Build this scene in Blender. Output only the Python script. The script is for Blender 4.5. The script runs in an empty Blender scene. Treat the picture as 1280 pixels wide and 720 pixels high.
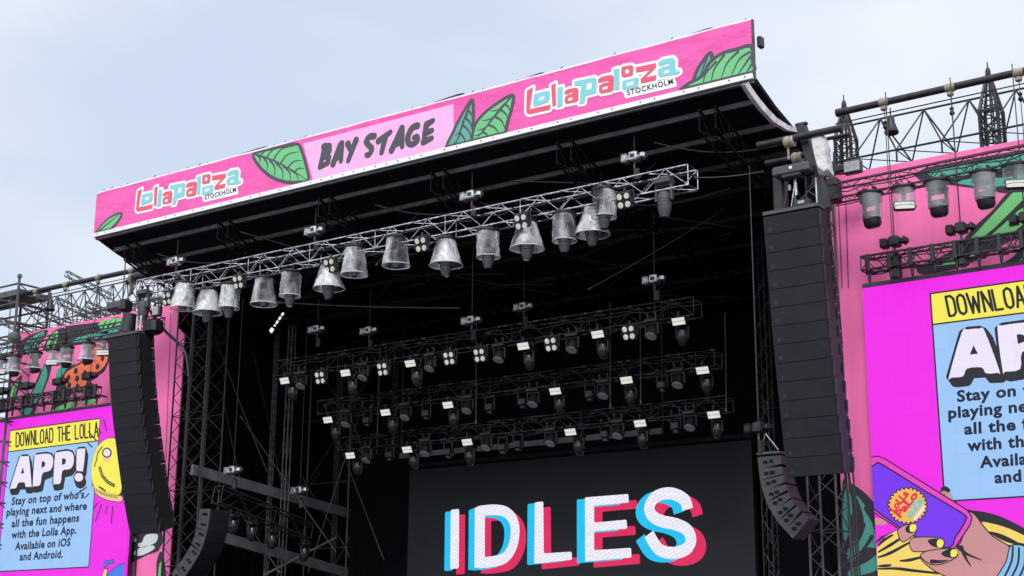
import bpy, bmesh, math, random
from mathutils import Vector, Matrix, Quaternion
from mathutils.geometry import delaunay_2d_cdt
random.seed(7)
sc = bpy.context.scene
COL = sc.collection
R = math.radians
V = Vector

# ------------------------------------------------------------------ camera
FPX = 1846.0                                   # focal length in pixels of a 1280 px wide frame
pitch, yaw, roll = R(14.53), R(35.43), R(0.433)
fw = V((-math.sin(yaw)*math.cos(pitch), math.cos(yaw)*math.cos(pitch), math.sin(pitch)))
rt = V((math.cos(yaw), math.sin(yaw), 0)); up = rt.cross(fw)
rt, up = rt*math.cos(roll)+up*math.sin(roll), -rt*math.sin(roll)+up*math.cos(roll)
EYE = V((0, 0, 1.7))
cam = bpy.data.cameras.new('camera'); camo = bpy.data.objects.new('camera', cam); COL.objects.link(camo)
m = Matrix((rt, up, -fw)).transposed().to_4x4(); m.translation = EYE
camo.matrix_world = m
cam.sensor_width = 36; cam.lens = FPX/1280*36; cam.clip_end = 3000; cam.clip_start = 0.1
sc.camera = camo

# ------------------------------------------------------------------ sky, sun, exposure
SUN_EL, SUN_AZ = R(42), math.atan2(0.42, -1.0)
w = bpy.data.worlds.new('World'); sc.world = w; w.use_nodes = True
nt = w.node_tree; nt.nodes.clear()
out = nt.nodes.new('ShaderNodeOutputWorld'); bg = nt.nodes.new('ShaderNodeBackground')
sky = nt.nodes.new('ShaderNodeTexSky'); sky.sky_type = 'NISHITA'; sky.sun_disc = False
sky.sun_elevation = SUN_EL; sky.sun_rotation = SUN_AZ; sky.dust_density = 3; sky.air_density = 1.2
tc = nt.nodes.new('ShaderNodeTexCoord')
mp = nt.nodes.new('ShaderNodeMapping'); mp.inputs['Scale'].default_value = (1.6, 1.6, 3.4); mp.inputs["Location"].default_value = (-.4185, -4.7203, -2.704)
nz = nt.nodes.new('ShaderNodeTexNoise'); nz.inputs['Scale'].default_value = 1.5; nz.inputs['Detail'].default_value = 4; nz.inputs['Roughness'].default_value = .48
rp = nt.nodes.new('ShaderNodeValToRGB')
rp.color_ramp.elements[0].position = .34; rp.color_ramp.elements[0].color = (5.9, 6.8, 8.3, 1)
rp.color_ramp.elements[1].position = .66; rp.color_ramp.elements[1].color = (9.1, 9.3, 9.7, 1)
mx = nt.nodes.new('ShaderNodeMix'); mx.data_type = 'RGBA'; mx.inputs['Factor'].default_value = .86
nt.links.new(tc.outputs['Generated'], mp.inputs['Vector']); nt.links.new(mp.outputs['Vector'], nz.inputs['Vector'])
nt.links.new(nz.outputs['Fac'], rp.inputs['Fac'])
nt.links.new(sky.outputs['Color'], mx.inputs['A']); nt.links.new(rp.outputs['Color'], mx.inputs['B'])
# an overcast sky is brightest around the veiled sun, behind the camera
dt = nt.nodes.new('ShaderNodeVectorMath'); dt.operation = 'DOT_PRODUCT'
dt.inputs[1].default_value = (math.sin(SUN_AZ)*math.cos(SUN_EL), math.cos(SUN_AZ)*math.cos(SUN_EL), math.sin(SUN_EL))
mr = nt.nodes.new('ShaderNodeMapRange'); mr.inputs['From Min'].default_value = .0; mr.inputs['From Max'].default_value = 1; mr.inputs['To Max'].default_value = 7.5
ad = nt.nodes.new('ShaderNodeMix'); ad.data_type = 'RGBA'; ad.blend_type = 'ADD'; ad.inputs['Factor'].default_value = 1
nt.links.new(tc.outputs['Generated'], dt.inputs[0]); nt.links.new(dt.outputs['Value'], mr.inputs['Value'])
nt.links.new(mx.outputs['Result'], ad.inputs['A']); nt.links.new(mr.outputs['Result'], ad.inputs['B'])
nt.links.new(ad.outputs['Result'], bg.inputs['Color']); bg.inputs['Strength'].default_value = .1
nt.links.new(bg.outputs['Background'], out.inputs['Surface'])
sl = bpy.data.lights.new('sun', 'SUN'); sl.energy = 1.5; sl.angle = R(14); sl.color = (1, .97, .93)
so = bpy.data.objects.new('sun', sl); COL.objects.link(so)
sd = V((math.sin(SUN_AZ)*math.cos(SUN_EL), math.cos(SUN_AZ)*math.cos(SUN_EL), math.sin(SUN_EL)))
so.rotation_euler = sd.to_track_quat('Z', 'Y').to_euler(); so.location = (0, -20, 40)
sc.view_settings.view_transform = 'Standard'; sc.view_settings.look = 'None'
sc.view_settings.exposure = .22; sc.view_settings.gamma = 1; sc.view_settings.use_curve_mapping = False
sc.cycles.max_bounces = 8; sc.cycles.transparent_max_bounces = 24; sc.cycles.diffuse_bounces = 3

# ------------------------------------------------------------------ pixel of the photograph -> point on a known plane
def ray(x, y): return fw*FPX + rt*(x-640) - up*(y-360)
def PY(x, y, Y): d = ray(x, y); return EYE + d*(Y/d.y)
def PX(x, y, X): d = ray(x, y); return EYE + d*(X/d.x)

# ------------------------------------------------------------------ materials
def lin(c):
    return tuple((v/12.92 if v <= .04045 else ((v+.055)/1.055)**2.4) for v in [q/255 for q in c]) + (1,)
MATS = {}
def mat(name, col, rough=.6, metal=0, spec=.5, bump=None, var=0, vscale=3.0, emit=0, stretch=(1, 1, 1)):
    """col: linear albedo; var: brightness variation by noise; bump: (kind, scale, strength, distance)"""
    mt = bpy.data.materials.new(name); mt.use_nodes = True; n = mt.node_tree; b = n.nodes['Principled BSDF']
    col = tuple(col[:3]) + (1,)
    b.inputs['Base Color'].default_value = col; b.inputs['Roughness'].default_value = rough
    b.inputs['Metallic'].default_value = metal; b.inputs['Specular IOR Level'].default_value = spec
    t = n.nodes.new('ShaderNodeTexCoord'); mpp = n.nodes.new('ShaderNodeMapping'); mpp.inputs['Scale'].default_value = stretch
    n.links.new(t.outputs['Object'], mpp.inputs['Vector'])
    if var or emit:
        k = n.nodes.new('ShaderNodeTexNoise'); k.inputs['Scale'].default_value = vscale; k.inputs['Detail'].default_value = 5
        n.links.new(mpp.outputs['Vector'], k.inputs['Vector'])
        r = n.nodes.new('ShaderNodeMapRange'); r.inputs['From Min'].default_value = .3; r.inputs['From Max'].default_value = .7
        r.inputs['To Min'].default_value = 1-var; r.inputs['To Max'].default_value = 1+var*.6
        n.links.new(k.outputs['Fac'], r.inputs['Value'])
        mm = n.nodes.new('ShaderNodeVectorMath'); mm.operation = 'SCALE'; mm.inputs[0].default_value = col[:3]
        n.links.new(r.outputs['Result'], mm.inputs['Scale'])
        n.links.new(mm.outputs['Vector'], b.inputs['Base Color'])
        if emit:
            b.inputs['Base Color'].default_value = (.006, .006, .006, 1); b.inputs['Specular IOR Level'].default_value = .2
            for l in list(n.links):
                if l.to_socket == b.inputs['Base Color']: n.links.remove(l)
            n.links.new(mm.outputs['Vector'], b.inputs['Emission Color']); b.inputs['Emission Strength'].default_value = emit
    if bump:
        kind, s, st, dist = bump
        if kind == 'noise':
            k = n.nodes.new('ShaderNodeTexNoise'); k.inputs['Scale'].default_value = s; k.inputs['Detail'].default_value = 4
        elif kind == 'fold':
            k = n.nodes.new('ShaderNodeTexNoise'); k.inputs['Scale'].default_value = s; k.inputs['Detail'].default_value = 2
            mpp2 = n.nodes.new('ShaderNodeMapping'); mpp2.inputs['Scale'].default_value = (1, 1, .07)
            n.links.new(t.outputs['Object'], mpp2.inputs['Vector']); n.links.new(mpp2.outputs['Vector'], k.inputs['Vector'])
        else:
            k = n.nodes.new('ShaderNodeTexVoronoi'); k.inputs['Scale'].default_value = s
        if kind != 'fold': n.links.new(mpp.outputs['Vector'], k.inputs['Vector'])
        bm_ = n.nodes.new('ShaderNodeBump'); bm_.inputs['Strength'].default_value = st; bm_.inputs['Distance'].default_value = dist
        n.links.new(k.outputs[0], bm_.inputs['Height']); n.links.new(bm_.outputs['Normal'], b.inputs['Normal'])
    MATS[name] = mt
    return mt
def led(name, c, s=.85, var=.02):
    mt = mat(name, lin(c), .5, emit=s, var=var, vscale=60); n = mt.node_tree; b = n.nodes['Principled BSDF']
    src = b.inputs['Emission Color'].links[0].from_socket
    t = n.nodes.new('ShaderNodeTexCoord'); sp = n.nodes.new('ShaderNodeSeparateXYZ'); cx = n.nodes.new('ShaderNodeCombineXYZ'); br = n.nodes.new('ShaderNodeTexBrick')
    br.offset = 0; br.inputs['Scale'].default_value = 1; br.inputs['Brick Width'].default_value = .5; br.inputs['Row Height'].default_value = .5
    br.inputs['Mortar Size'].default_value = .006; br.inputs['Color1'].default_value = (1, 1, 1, 1); br.inputs['Color2'].default_value = (.955, .955, .96, 1); br.inputs['Mortar'].default_value = (.90, .90, .90, 1)
    n.links.new(t.outputs['Object'], sp.inputs[0]); n.links.new(sp.outputs['X'], cx.inputs['X']); n.links.new(sp.outputs['Z'], cx.inputs['Y']); n.links.new(cx.outputs[0], br.inputs['Vector'])
    mu = n.nodes.new('ShaderNodeMix'); mu.data_type = 'RGBA'; mu.blend_type = 'MULTIPLY'; mu.inputs['Factor'].default_value = 1
    n.links.new(src, mu.inputs['A']); n.links.new(br.outputs['Color'], mu.inputs['B']); n.links.new(mu.outputs['Result'], b.inputs['Emission Color'])
    return mt

black = mat('black_painted_metal', (.012, .0125, .0155), .45, var=.5, vscale=6)
deep = mat('matt_black_paint', (.005, .005, .008), .8, spec=.2, var=.4, vscale=4)
drape = mat('black_drape', (.0035, .0038, .006), .95, spec=.1, bump=('fold', 5, .9, .12))
roofblack = mat('black_roof_membrane', (.0045, .0048, .008), .85, spec=.15, bump=('noise', 1.2, .5, .1))
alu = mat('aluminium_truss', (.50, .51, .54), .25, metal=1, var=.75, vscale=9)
dimalu = mat('shaded_aluminium_truss', (.020, .021, .026), .22, metal=.75, var=.8, vscale=7)  # the same aluminium, darkened in colour for the shade under the roof
steel = mat('grey_steel', (.10, .10, .11), .5, metal=.4, var=.4, vscale=4)
darksteel = mat('dark_steel', (.026, .026, .032), .45, metal=.3, var=.4, vscale=4)
greybeam = mat('grey_beam', (.15, .155, .17), .6, var=.3, vscale=2)
silver = mat('silver_casing', (.5, .51, .53), .3, metal=.8, var=.4, vscale=9)
grille = mat('black_speaker_grille', (.0125, .0138, .019), .65, spec=.25, var=.25, vscale=3, bump=('voronoi', 90, .5, .01))
cabmat = mat('black_cabinet', (.010, .010, .0115), .55, var=.3, vscale=5)
gcab = mat('grey_black_cabinet', (.060, .063, .072), .6, var=.3, vscale=6)
pinkv = mat('pink_vinyl', (.80, .105, .40), .5, spec=.3, bump=('noise', .7, .55, .25), var=.03, vscale=1.2, stretch=(1, 1, 1.8))
lpink = mat('light_pink_vinyl', (.84, .42, .72), .5, spec=.3, bump=('noise', .55, .5, .25), var=.04)
whitev = mat('white_vinyl', (.78, .79, .80), .5, var=.06, bump=('noise', .8, .4, .2))
inkv = mat('dark_grey_ink', (.055, .058, .07), .5)
redv = mat('coral_red_ink', (.72, .085, .15), .5)
tealv = mat('aqua_ink', (.20, .56, .62), .5)
leafg = mat('leaf_green_ink', (.135, .50, .20), .5, bump=('noise', .55, .5, .25))
leaft = mat('leaf_teal_ink', (.09, .36, .30), .5, bump=('noise', .55, .5, .25))
scrim = mat('pink_scrim', (.90, .19, .45), .75, spec=.15, bump=('fold', 1.6, .30, .30), var=.07, vscale=.8, stretch=(1.3, 1, .25))
sg = mat('scrim_green', (.19, .56, .20), .75, spec=.15, bump=('fold', 1.6, .30, .30))
stl = mat('scrim_teal', (.085, .36, .28), .75, spec=.15, bump=('fold', 1.6, .30, .30))
sdk = mat('scrim_dark', (.045, .043, .055), .75, spec=.15, bump=('fold', 1.6, .30, .30))
sor = mat('scrim_orange', (.86, .20, .10), .75, spec=.15)
swh = mat('scrim_white', (.62, .70, .70), .75, spec=.15)
canvas = mat('grey_white_tarpaulin', (.58, .58, .59), .7, bump=('noise', 2.0, .9, .2), var=.2, vscale=2)
lamp_white = mat('white_strobe_panel', (.80, .80, .74), .4, emit=0)
lampglow = mat('strobe_panel_lit', lin((232, 232, 224)), .4, emit=.80, var=.10, vscale=9)
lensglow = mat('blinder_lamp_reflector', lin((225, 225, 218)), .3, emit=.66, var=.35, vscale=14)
dimlens = mat('wash_light_lens', (.33, .34, .36), .35, var=.3, vscale=12)
lensdark = mat('glass_lens', (.03, .03, .04), .08, spec=1)
sling = mat('beige_sling', (.30, .275, .215), .8, var=.3, vscale=8)
red = mat('red_hook_paint', (.45, .03, .03), .5)
orange = mat('orange_hook_paint', (.75, .20, .06), .5)
cablem = mat('black_rubber', (.012, .012, .014), .5)
wire = mat('steel_wire', (.05, .05, .055), .5, metal=.5)
screenblk = mat('led_wall_face', (.026, .028, .034), .75, spec=.2, var=.06, vscale=.6)
asph = mat('asphalt', (.055, .055, .057), .9, var=.3, vscale=2, bump=('noise', 20, .4, .02))
deckm = mat('stage_floor_black', (.02, .02, .022), .7, var=.3)

def plastic(name, lo, hi, tint=(.80, .82, .86), rough=.16, crease=False):
    mt = bpy.data.materials.new(name); mt.use_nodes = True; n = mt.node_tree; n.nodes.clear()
    o = n.nodes.new('ShaderNodeOutputMaterial'); mixs = n.nodes.new('ShaderNodeMixShader')
    tr = n.nodes.new('ShaderNodeBsdfTransparent'); tr.inputs['Color'].default_value = (.93, .94, .96, 1)
    p = n.nodes.new('ShaderNodeBsdfPrincipled'); p.inputs['Base Color'].default_value = tint + (1,); p.inputs['Roughness'].default_value = rough
    t = n.nodes.new('ShaderNodeTexCoord'); oi = n.nodes.new('ShaderNodeObjectInfo')
    add = n.nodes.new('ShaderNodeVectorMath'); add.operation = 'ADD'
    sca = n.nodes.new('ShaderNodeVectorMath'); sca.operation = 'SCALE'; sca.inputs[0].default_value = (7, 3, 5)
    n.links.new(oi.outputs['Random'], sca.inputs['Scale'])
    mpp = n.nodes.new('ShaderNodeMapping'); mpp.inputs['Scale'].default_value = (2.0, 2.0, .6)
    n.links.new(t.outputs['Object'], mpp.inputs['Vector']); n.links.new(mpp.outputs['Vector'], add.inputs[0]); n.links.new(sca.outputs['Vector'], add.inputs[1])
    k = n.nodes.new('ShaderNodeTexNoise'); k.inputs['Scale'].default_value = 1.0; k.inputs['Detail'].default_value = 1; k.inputs['Distortion'].default_value = .5
    n.links.new(add.outputs['Vector'], k.inputs['Vector'])
    r = n.nodes.new('ShaderNodeMapRange'); r.inputs['From Min'].default_value = .38; r.inputs['From Max'].default_value = .62
    r.inputs['To Min'].default_value = lo; r.inputs['To Max'].default_value = hi
    n.links.new(k.outputs['Fac'], r.inputs['Value'])
    bp = n.nodes.new('ShaderNodeBump'); bp.inputs['Strength'].default_value = .45; bp.inputs['Distance'].default_value = .06
    n.links.new(k.outputs['Fac'], bp.inputs['Height']); n.links.new(bp.outputs['Normal'], p.inputs['Normal'])
    fac = r.outputs['Result']
    if crease:                                   # thin sharp folds where the film turns clear
        k2 = n.nodes.new('ShaderNodeTexNoise'); k2.inputs['Scale'].default_value = 1.5; k2.inputs['Detail'].default_value = 2; k2.inputs['Distortion'].default_value = 1.0
        n.links.new(add.outputs['Vector'], k2.inputs['Vector'])
        s1 = n.nodes.new('ShaderNodeMath'); s1.operation = 'SUBTRACT'; s1.inputs[1].default_value = .5; n.links.new(k2.outputs['Fac'], s1.inputs[0])
        s2 = n.nodes.new('ShaderNodeMath'); s2.operation = 'ABSOLUTE'; n.links.new(s1.outputs[0], s2.inputs[0])
        s3 = n.nodes.new('ShaderNodeMapRange'); s3.inputs['From Min'].default_value = .004; s3.inputs['From Max'].default_value = .028; s3.inputs['To Min'].default_value = .5; n.links.new(s2.outputs[0], s3.inputs['Value'])
        s4 = n.nodes.new('ShaderNodeMath'); s4.operation = 'MULTIPLY'; n.links.new(fac, s4.inputs[0]); n.links.new(s3.outputs['Result'], s4.inputs[1]); fac = s4.outputs[0]
    n.links.new(fac, mixs.inputs['Fac']); n.links.new(tr.outputs[0], mixs.inputs[1]); n.links.new(p.outputs[0], mixs.inputs[2])
    n.links.new(mixs.outputs[0], o.inputs['Surface'])
    return mt
clearp = plastic('crinkled_clear_plastic', .05, .56, tint=(.88, .90, .93), rough=.22, crease=True)
wingp = plastic('thin_clear_plastic', .07, .30, tint=(.72, .76, .80))
rimp = mat('pale_plastic_rim', (.72, .74, .77), .4)

# ------------------------------------------------------------------ objects and mesh building
WM = {}                                         # world matrix of every empty made here
def tag(o, label, cat, group=None, kind=None):
    o['label'] = label; o['category'] = cat
    if group: o['group'] = group
    if kind: o['kind'] = kind
    return o
def thing(name, label, cat, loc=(0, 0, 0), group=None, rz=0):
    o = bpy.data.objects.new(name, None); COL.objects.link(o); o.empty_display_size = .2
    o.location = loc; o.rotation_euler = (0, 0, rz)
    WM[o.name] = Matrix.Translation(V(loc)) @ Matrix.Rotation(rz, 4, 'Z')
    return tag(o, label, cat, group)
def wm(o):
    if o is None: return Matrix()
    if o.name in WM: return WM[o.name]
    return wm(o.parent)                         # parts sit at their parent's origin
class MB:
    def __init__(s): s.v = []; s.f = []
    def add(s, vs, fs):
        k = len(s.v); s.v += [V(p) for p in vs]; s.f += [tuple(i+k for i in q) for q in fs]; return s
    def box(s, c, d, rot=None):
        c = V(c); h = [x/2 for x in d]; ps = []
        for x in (-1, 1):
            for y in (-1, 1):
                for z in (-1, 1):
                    p = V((x*h[0], y*h[1], z*h[2]))
                    if rot is not None: p = rot @ p
                    ps.append(c+p)
        return s.add(ps, [(0, 1, 3, 2), (4, 6, 7, 5), (0, 4, 5, 1), (2, 3, 7, 6), (0, 2, 6, 4), (1, 5, 7, 3)])
    def bbox(s, c, d, bev=.02, rot=None):       # chamfered box
        c = V(c); hx, hy, hz = [x/2 for x in d]; b = min(bev, hx*.9, hy*.9, hz*.9); ps = []
        for z, k in ((-hz, b), (-hz+b, 0), (hz-b, 0), (hz, b)):
            X, Y = hx-k, hy-k
            ps += [V((X-b if k == 0 else X-b, Y, z)), V((X, Y-b, z)), V((X, -Y+b, z)), V((X-b, -Y, z)), V((-X+b, -Y, z)), V((-X, -Y+b, z)), V((-X, Y-b, z)), V((-X+b, Y, z))]
        if rot is not None: ps = [rot @ p for p in ps]
        fs = [tuple(range(8)), tuple(range(31, 23, -1))]
        for r in range(3):
            for i in range(8): fs.append((r*8+i, r*8+8+i, r*8+8+(i+1) % 8, r*8+(i+1) % 8))
        return s.add([c+p for p in ps], fs)
    def tube(s, a, b, r, n=6, r2=None, cap=True):
        a, b = V(a), V(b); d = b-a
        if d.length < 1e-6: return s
        q = d.to_track_quat('Z', 'Y'); r2 = r if r2 is None else r2; ps = []
        for i in range(n):
            t = 2*math.pi*i/n; e = q @ V((math.cos(t), math.sin(t), 0)); ps += [a+e*r, b+e*r2]
        fs = [(2*i, (2*i+2) % (2*n), (2*i+3) % (2*n), 2*i+1) for i in range(n)]
        if cap: fs += [tuple(range(2*n-2, -1, -2)), tuple(range(1, 2*n, 2))]
        return s.add(ps, fs)
    def path(s, pts, r, n=5):
        pts = [V(p) for p in pts]; rings = []
        for i, p in enumerate(pts):
            d = (pts[min(i+1, len(pts)-1)]-pts[max(i-1, 0)]).normalized(); q = d.to_track_quat('Z', 'Y')
            rings += [p + q @ V((math.cos(2*math.pi*j/n)*r, math.sin(2*math.pi*j/n)*r, 0)) for j in range(n)]
        fs = []
        for i in range(len(pts)-1):
            for j in range(n): fs.append((i*n+j, i*n+(j+1) % n, (i+1)*n+(j+1) % n, (i+1)*n+j))
        return s.add(rings, fs)
    def lathe(s, prof, c=(0, 0, 0), n=20, rot=None, cap=True, wob=0):
        c = V(c); ps = []
        for r, z in prof:
            for j in range(n):
                t = 2*math.pi*j/n; k = 1 + (wob*math.sin(3*t+z*9)*.5 + wob*math.sin(5*t-z*7)*.5 if wob else 0)
                p = V((r*k*math.cos(t), r*k*math.sin(t), z)); ps.append(c + (rot @ p if rot is not None else p))
        fs = []
        for i in range(len(prof)-1):
            for j in range(n): fs.append((i*n+j, i*n+(j+1) % n, (i+1)*n+(j+1) % n, (i+1)*n+j))
        if cap: fs += [tuple(range(n-1, -1, -1)), tuple(range((len(prof)-1)*n, len(prof)*n))]
        return s.add(ps, fs)
    def build(s, name, mt, parent=None, world=False, smooth=False):
        me = bpy.data.meshes.new(name)
        vs = s.v
        if world and parent is not None:
            inv = wm(parent).inverted(); vs = [inv @ p for p in vs]
        me.from_pydata([tuple(p) for p in vs], [], s.f); me.update()
        bm = bmesh.new(); bm.from_mesh(me); bmesh.ops.recalc_face_normals(bm, faces=bm.faces); bm.to_mesh(me); bm.free()
        if smooth:
            for p in me.polygons: p.use_smooth = True
            try: me.set_sharp_from_angle(angle=R(40))
            except Exception: pass
        me.materials.append(mt)
        o = bpy.data.objects.new(name, me); COL.objects.link(o)
        if parent is not None: o.parent = parent
        return o
def tree(o, parent=None):                       # a copy of a thing with copies of its parts and sub-parts
    c = o.copy(); COL.objects.link(c); c.parent = parent
    for ch in list(o.children): tree(ch, c)
    return c
PLACED = set()
def place(proto, loc, label, group=None, rz=0, name=None):
    PLACED.add(proto.name); o = tree(proto)
    o.location = loc; o.rotation_euler = (0, 0, rz); o['label'] = label
    if group: o['group'] = group
    return o
ORD = 'first second third fourth fifth sixth seventh eighth ninth tenth eleventh twelfth thirteenth fourteenth fifteenth'.split()
def ordn(i, n): return 'last' if i == n-1 and n > 2 else ORD[i]

# ------------------------------------------------------------------ flat artwork on a plane Y = const, as (x, z) polygons
def smooth(pts, n=4, closed=True):
    pts = [V(p) for p in pts]; N = len(pts); o = []
    rng = range(N) if closed else range(N-1)
    for i in rng:
        g = (lambda k: pts[k % N]) if closed else (lambda k: pts[max(0, min(N-1, k))])
        p0, p1, p2, p3 = g(i-1), g(i), g(i+1), g(i+2)
        for j in range(n):
            t = j/n
            o.append(.5*((2*p1)+(p2-p0)*t+(2*p0-5*p1+4*p2-p3)*t*t+(3*p1-p0-3*p2+p3)*t**3))
    if not closed: o.append(pts[-1])
    return o
def xz(px, Y): return [V((q.x, q.z)) for q in (PY(x, y, Y) for x, y in px)]
def stroke(pts, w0, w1=None, wm_=None, cap=6):   # ribbon with round ends; width in metres (may taper)
    pts = [V(p) for p in pts]; w1 = w0 if w1 is None else w1; polys = []; n = len(pts)
    def wd(i):
        t = i/(n-1)
        if wm_ is not None: return (w0*(1-2*t)+wm_*2*t) if t < .5 else (wm_*(2-2*t)+w1*(2*t-1))
        return w0*(1-t)+w1*t
    if not cap:                                  # one mitred ribbon with square ends
        L_, R_ = [], []
        for i in range(n):
            d = (pts[min(i+1, n-1)]-pts[max(i-1, 0)]).normalized(); nn = V((-d.y, d.x))*wd(i)/2
            L_.append(pts[i]+nn); R_.append(pts[i]-nn)
        return [[L_[i], L_[i+1], R_[i+1], R_[i]] for i in range(n-1)]
    for i in range(n-1):
        a, b = pts[i], pts[i+1]; d = b-a
        if d.length < 1e-6: continue
        nn = V((-d.y, d.x)).normalized(); wa, wb = wd(i)/2, wd(i+1)/2
        polys.append([a+nn*wa, a-nn*wa, b-nn*wb, b+nn*wb])
    for i in range(n):
        k = wd(i)/2
        if k > 1e-4 and cap: polys.append([pts[i]+V((math.cos(2*math.pi*j/(cap*2)), math.sin(2*math.pi*j/(cap*2))))*k for j in range(cap*2)])
    return polys
def area(p): return sum(p[i].x*p[(i+1) % len(p)].y-p[(i+1) % len(p)].x*p[i].y for i in range(len(p)))
def art(name, polys, Y, k, mt, parent, label=None):
    """union of the polygons as one flat mesh k steps of 4 mm in front of the plane Y"""
    vs, fs = [], []
    for p in polys:
        p = [V(q) for q in p]
        p = [q for i, q in enumerate(p) if (q-p[i-1]).length > 2e-4]
        if len(p) < 3 or abs(area(p)) < 2e-6: continue
        if area(p) < 0: p = p[::-1]
        i0 = len(vs); vs += p; fs.append(list(range(i0, i0+len(p))))
    r = delaunay_2d_cdt(vs, [], fs, 0, 1e-5)
    y = Y-.004*k; inv = wm(parent).inverted()
    me = bpy.data.meshes.new(name); me.from_pydata([tuple(inv @ V((q.x, y, q.y))) for q in r[0]], [], [tuple(q) for q, og in zip(r[2], r[5]) if len(og)])
    if len(me.polygons) and me.polygons[0].normal.y > 0: me.flip_normals()
    me.update(); me.materials.append(mt)
    o = bpy.data.objects.new(name, me); COL.objects.link(o); o.parent = parent
    if label: o['label'] = label
    return o
def arts(name, polys, Y, k, mt, parent):
    for p in polys: art(name, [p], Y, k, mt, parent)
def clip(poly, ax, val, keep):                  # cut a polygon at coordinate val of axis ax; keep = +1 above, -1 below
    o = []; n = len(poly)
    for i in range(n):
        a, b = poly[i], poly[(i+1) % n]; da, db = (a[ax]-val)*keep, (b[ax]-val)*keep
        if da >= 0: o.append(a)
        if (da > 0 > db) or (da < 0 < db): o.append(a.lerp(b, da/(da-db)))
    return o
def textmesh(body, bold=0.0, spacing=1.0):
    c = bpy.data.curves.new('lettering', 'FONT'); c.body = body; c.size = 1; c.offset = bold; c.resolution_u = 3; c.space_character = spacing
    o = bpy.data.objects.new('lettering', c); COL.objects.link(o)
    bpy.context.view_layer.update()
    me = bpy.data.meshes.new_from_object(o.evaluated_get(bpy.context.evaluated_depsgraph_get()))
    bpy.data.objects.remove(o); bpy.data.curves.remove(c)
    return me
_tm = textmesh('H'); CAPH = max(v.co.y for v in _tm.vertices)
def text(body, BL, BR, capvec, Y, k, mt, parent, bold=.015, name='lettering', spacing=1.0):
    """lettering from BL to BR (baseline, x/z), capvec = baseline to cap height"""
    me = textmesh(body, bold, spacing); x0 = min(v.co.x for v in me.vertices); x1 = max(v.co.x for v in me.vertices)
    BL, BR, cv = V(BL), V(BR), V(capvec); inv = wm(parent).inverted()
    for v in me.vertices:
        p = BL + (BR-BL)*((v.co.x-x0)/(x1-x0)) + cv*(v.co.y/CAPH)
        v.co = inv @ V((p.x, Y-.004*k, p.y))
    if len(me.polygons) and me.polygons[0].normal.y > 0: me.flip_normals()
    me.update(); me.materials.clear(); me.materials.append(mt)
    o = bpy.data.objects.new(name, me); COL.objects.link(o); o.parent = parent
    return o

# ------------------------------------------------------------------ truss: chords + lacing
def truss(name, label, cat, A, B, wid, hgt, mt, bay=.6, rc=.025, rw=.012, group=None, side=None, tri=False, cables=False, glint_sleeves=None):
    A, B = V(A), V(B); t = thing(name, label, cat, A, group)
    d = (B-A); L = d.length; d.normalize()
    upv = V((0, 0, 1)) if abs(d.z) < .9 else V((0, 1, 0))
    sv = d.cross(upv).normalized(); uv = sv.cross(d).normalized()
    if tri: cs = [uv*hgt/2, -uv*hgt/2+sv*wid/2, -uv*hgt/2-sv*wid/2]; faces = [(0, 1), (1, 2), (2, 0)]
    else: cs = [uv*hgt/2+sv*wid/2, uv*hgt/2-sv*wid/2, -uv*hgt/2-sv*wid/2, -uv*hgt/2+sv*wid/2]; faces = [(0, 1), (1, 2), (2, 3), (3, 0)]
    for c in cs:
        mb = MB().tube(A+c, B+c, rc, 7); n1 = len(mb.f)
        if glint_sleeves:                              # short brighter sleeves imitating glints along the tube
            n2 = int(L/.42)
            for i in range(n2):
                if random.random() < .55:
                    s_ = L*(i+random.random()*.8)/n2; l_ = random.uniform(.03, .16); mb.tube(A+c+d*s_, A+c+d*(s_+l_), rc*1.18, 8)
        o_ = mb.build('chord', mt, t, True, True)
        if glint_sleeves:
            o_.data.materials.append(glint_sleeves)
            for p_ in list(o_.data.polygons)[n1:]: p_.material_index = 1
    lac = MB(); n = max(2, round(L/bay))
    for i in range(n):
        p, q = A+d*L*i/n, A+d*L*(i+1)/n
        for fi, (a, b) in enumerate(faces):
            if i % 2: a, b = b, a
            lac.tube(p+cs[a], q+cs[b], rw, 5)
            if i % 4 == 0: lac.tube(p+cs[a], p+cs[b], rw, 5)
    for a, b in faces:
        lac.tube(A+cs[a], A+cs[b], rw*1.3, 5); lac.tube(B+cs[a], B+cs[b], rw*1.3, 5)
    lac.build('lacing', mt, t, True)
    if cables:
        cb = MB()
        for j in range(2):
            pts = []; n2 = int(L/.35)
            for i in range(n2+1):
                p = A+d*L*i/n2 + cs[2 if j else 1]*(.9 if j else .8)+uv*(random.uniform(-.05, .03)-.05*abs(math.sin(i*.9+j)))
                pts.append(p)
            cb.path(pts, .016, 5)
        cb.build('power_cable', cablem, t, True, True)
    return t

# ================================================================== SETTING
def struct(o): o['kind'] = 'structure'; return o
g = MB(); g.add([(-900, -900, 0), (900, -900, 0), (900, 900, 0), (-900, 900, 0)], [(0, 1, 2, 3)])
struct(g.build('ground', asph))

YB = 30.0                                       # front of the roof
XL, XR = -38.25, -14.38                         # roof sides
YW = 34.0                                       # printed scrims of the wings
YS = 33.5                                       # led walls of the wings

# ------------------------------------------------------------------ stage deck, roof, drapes
dk = thing('stage_deck', 'black stage deck between the two towers under the roof', 'stage', (-26.3, 37, 0))
MB().box((0, 0, 1.5), (23, 11.5, .25)).build('floor', deckm, dk)
MB().box((0, -5.6, .69), (23, .12, 1.37)).build('skirt', drape, dk)

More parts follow.
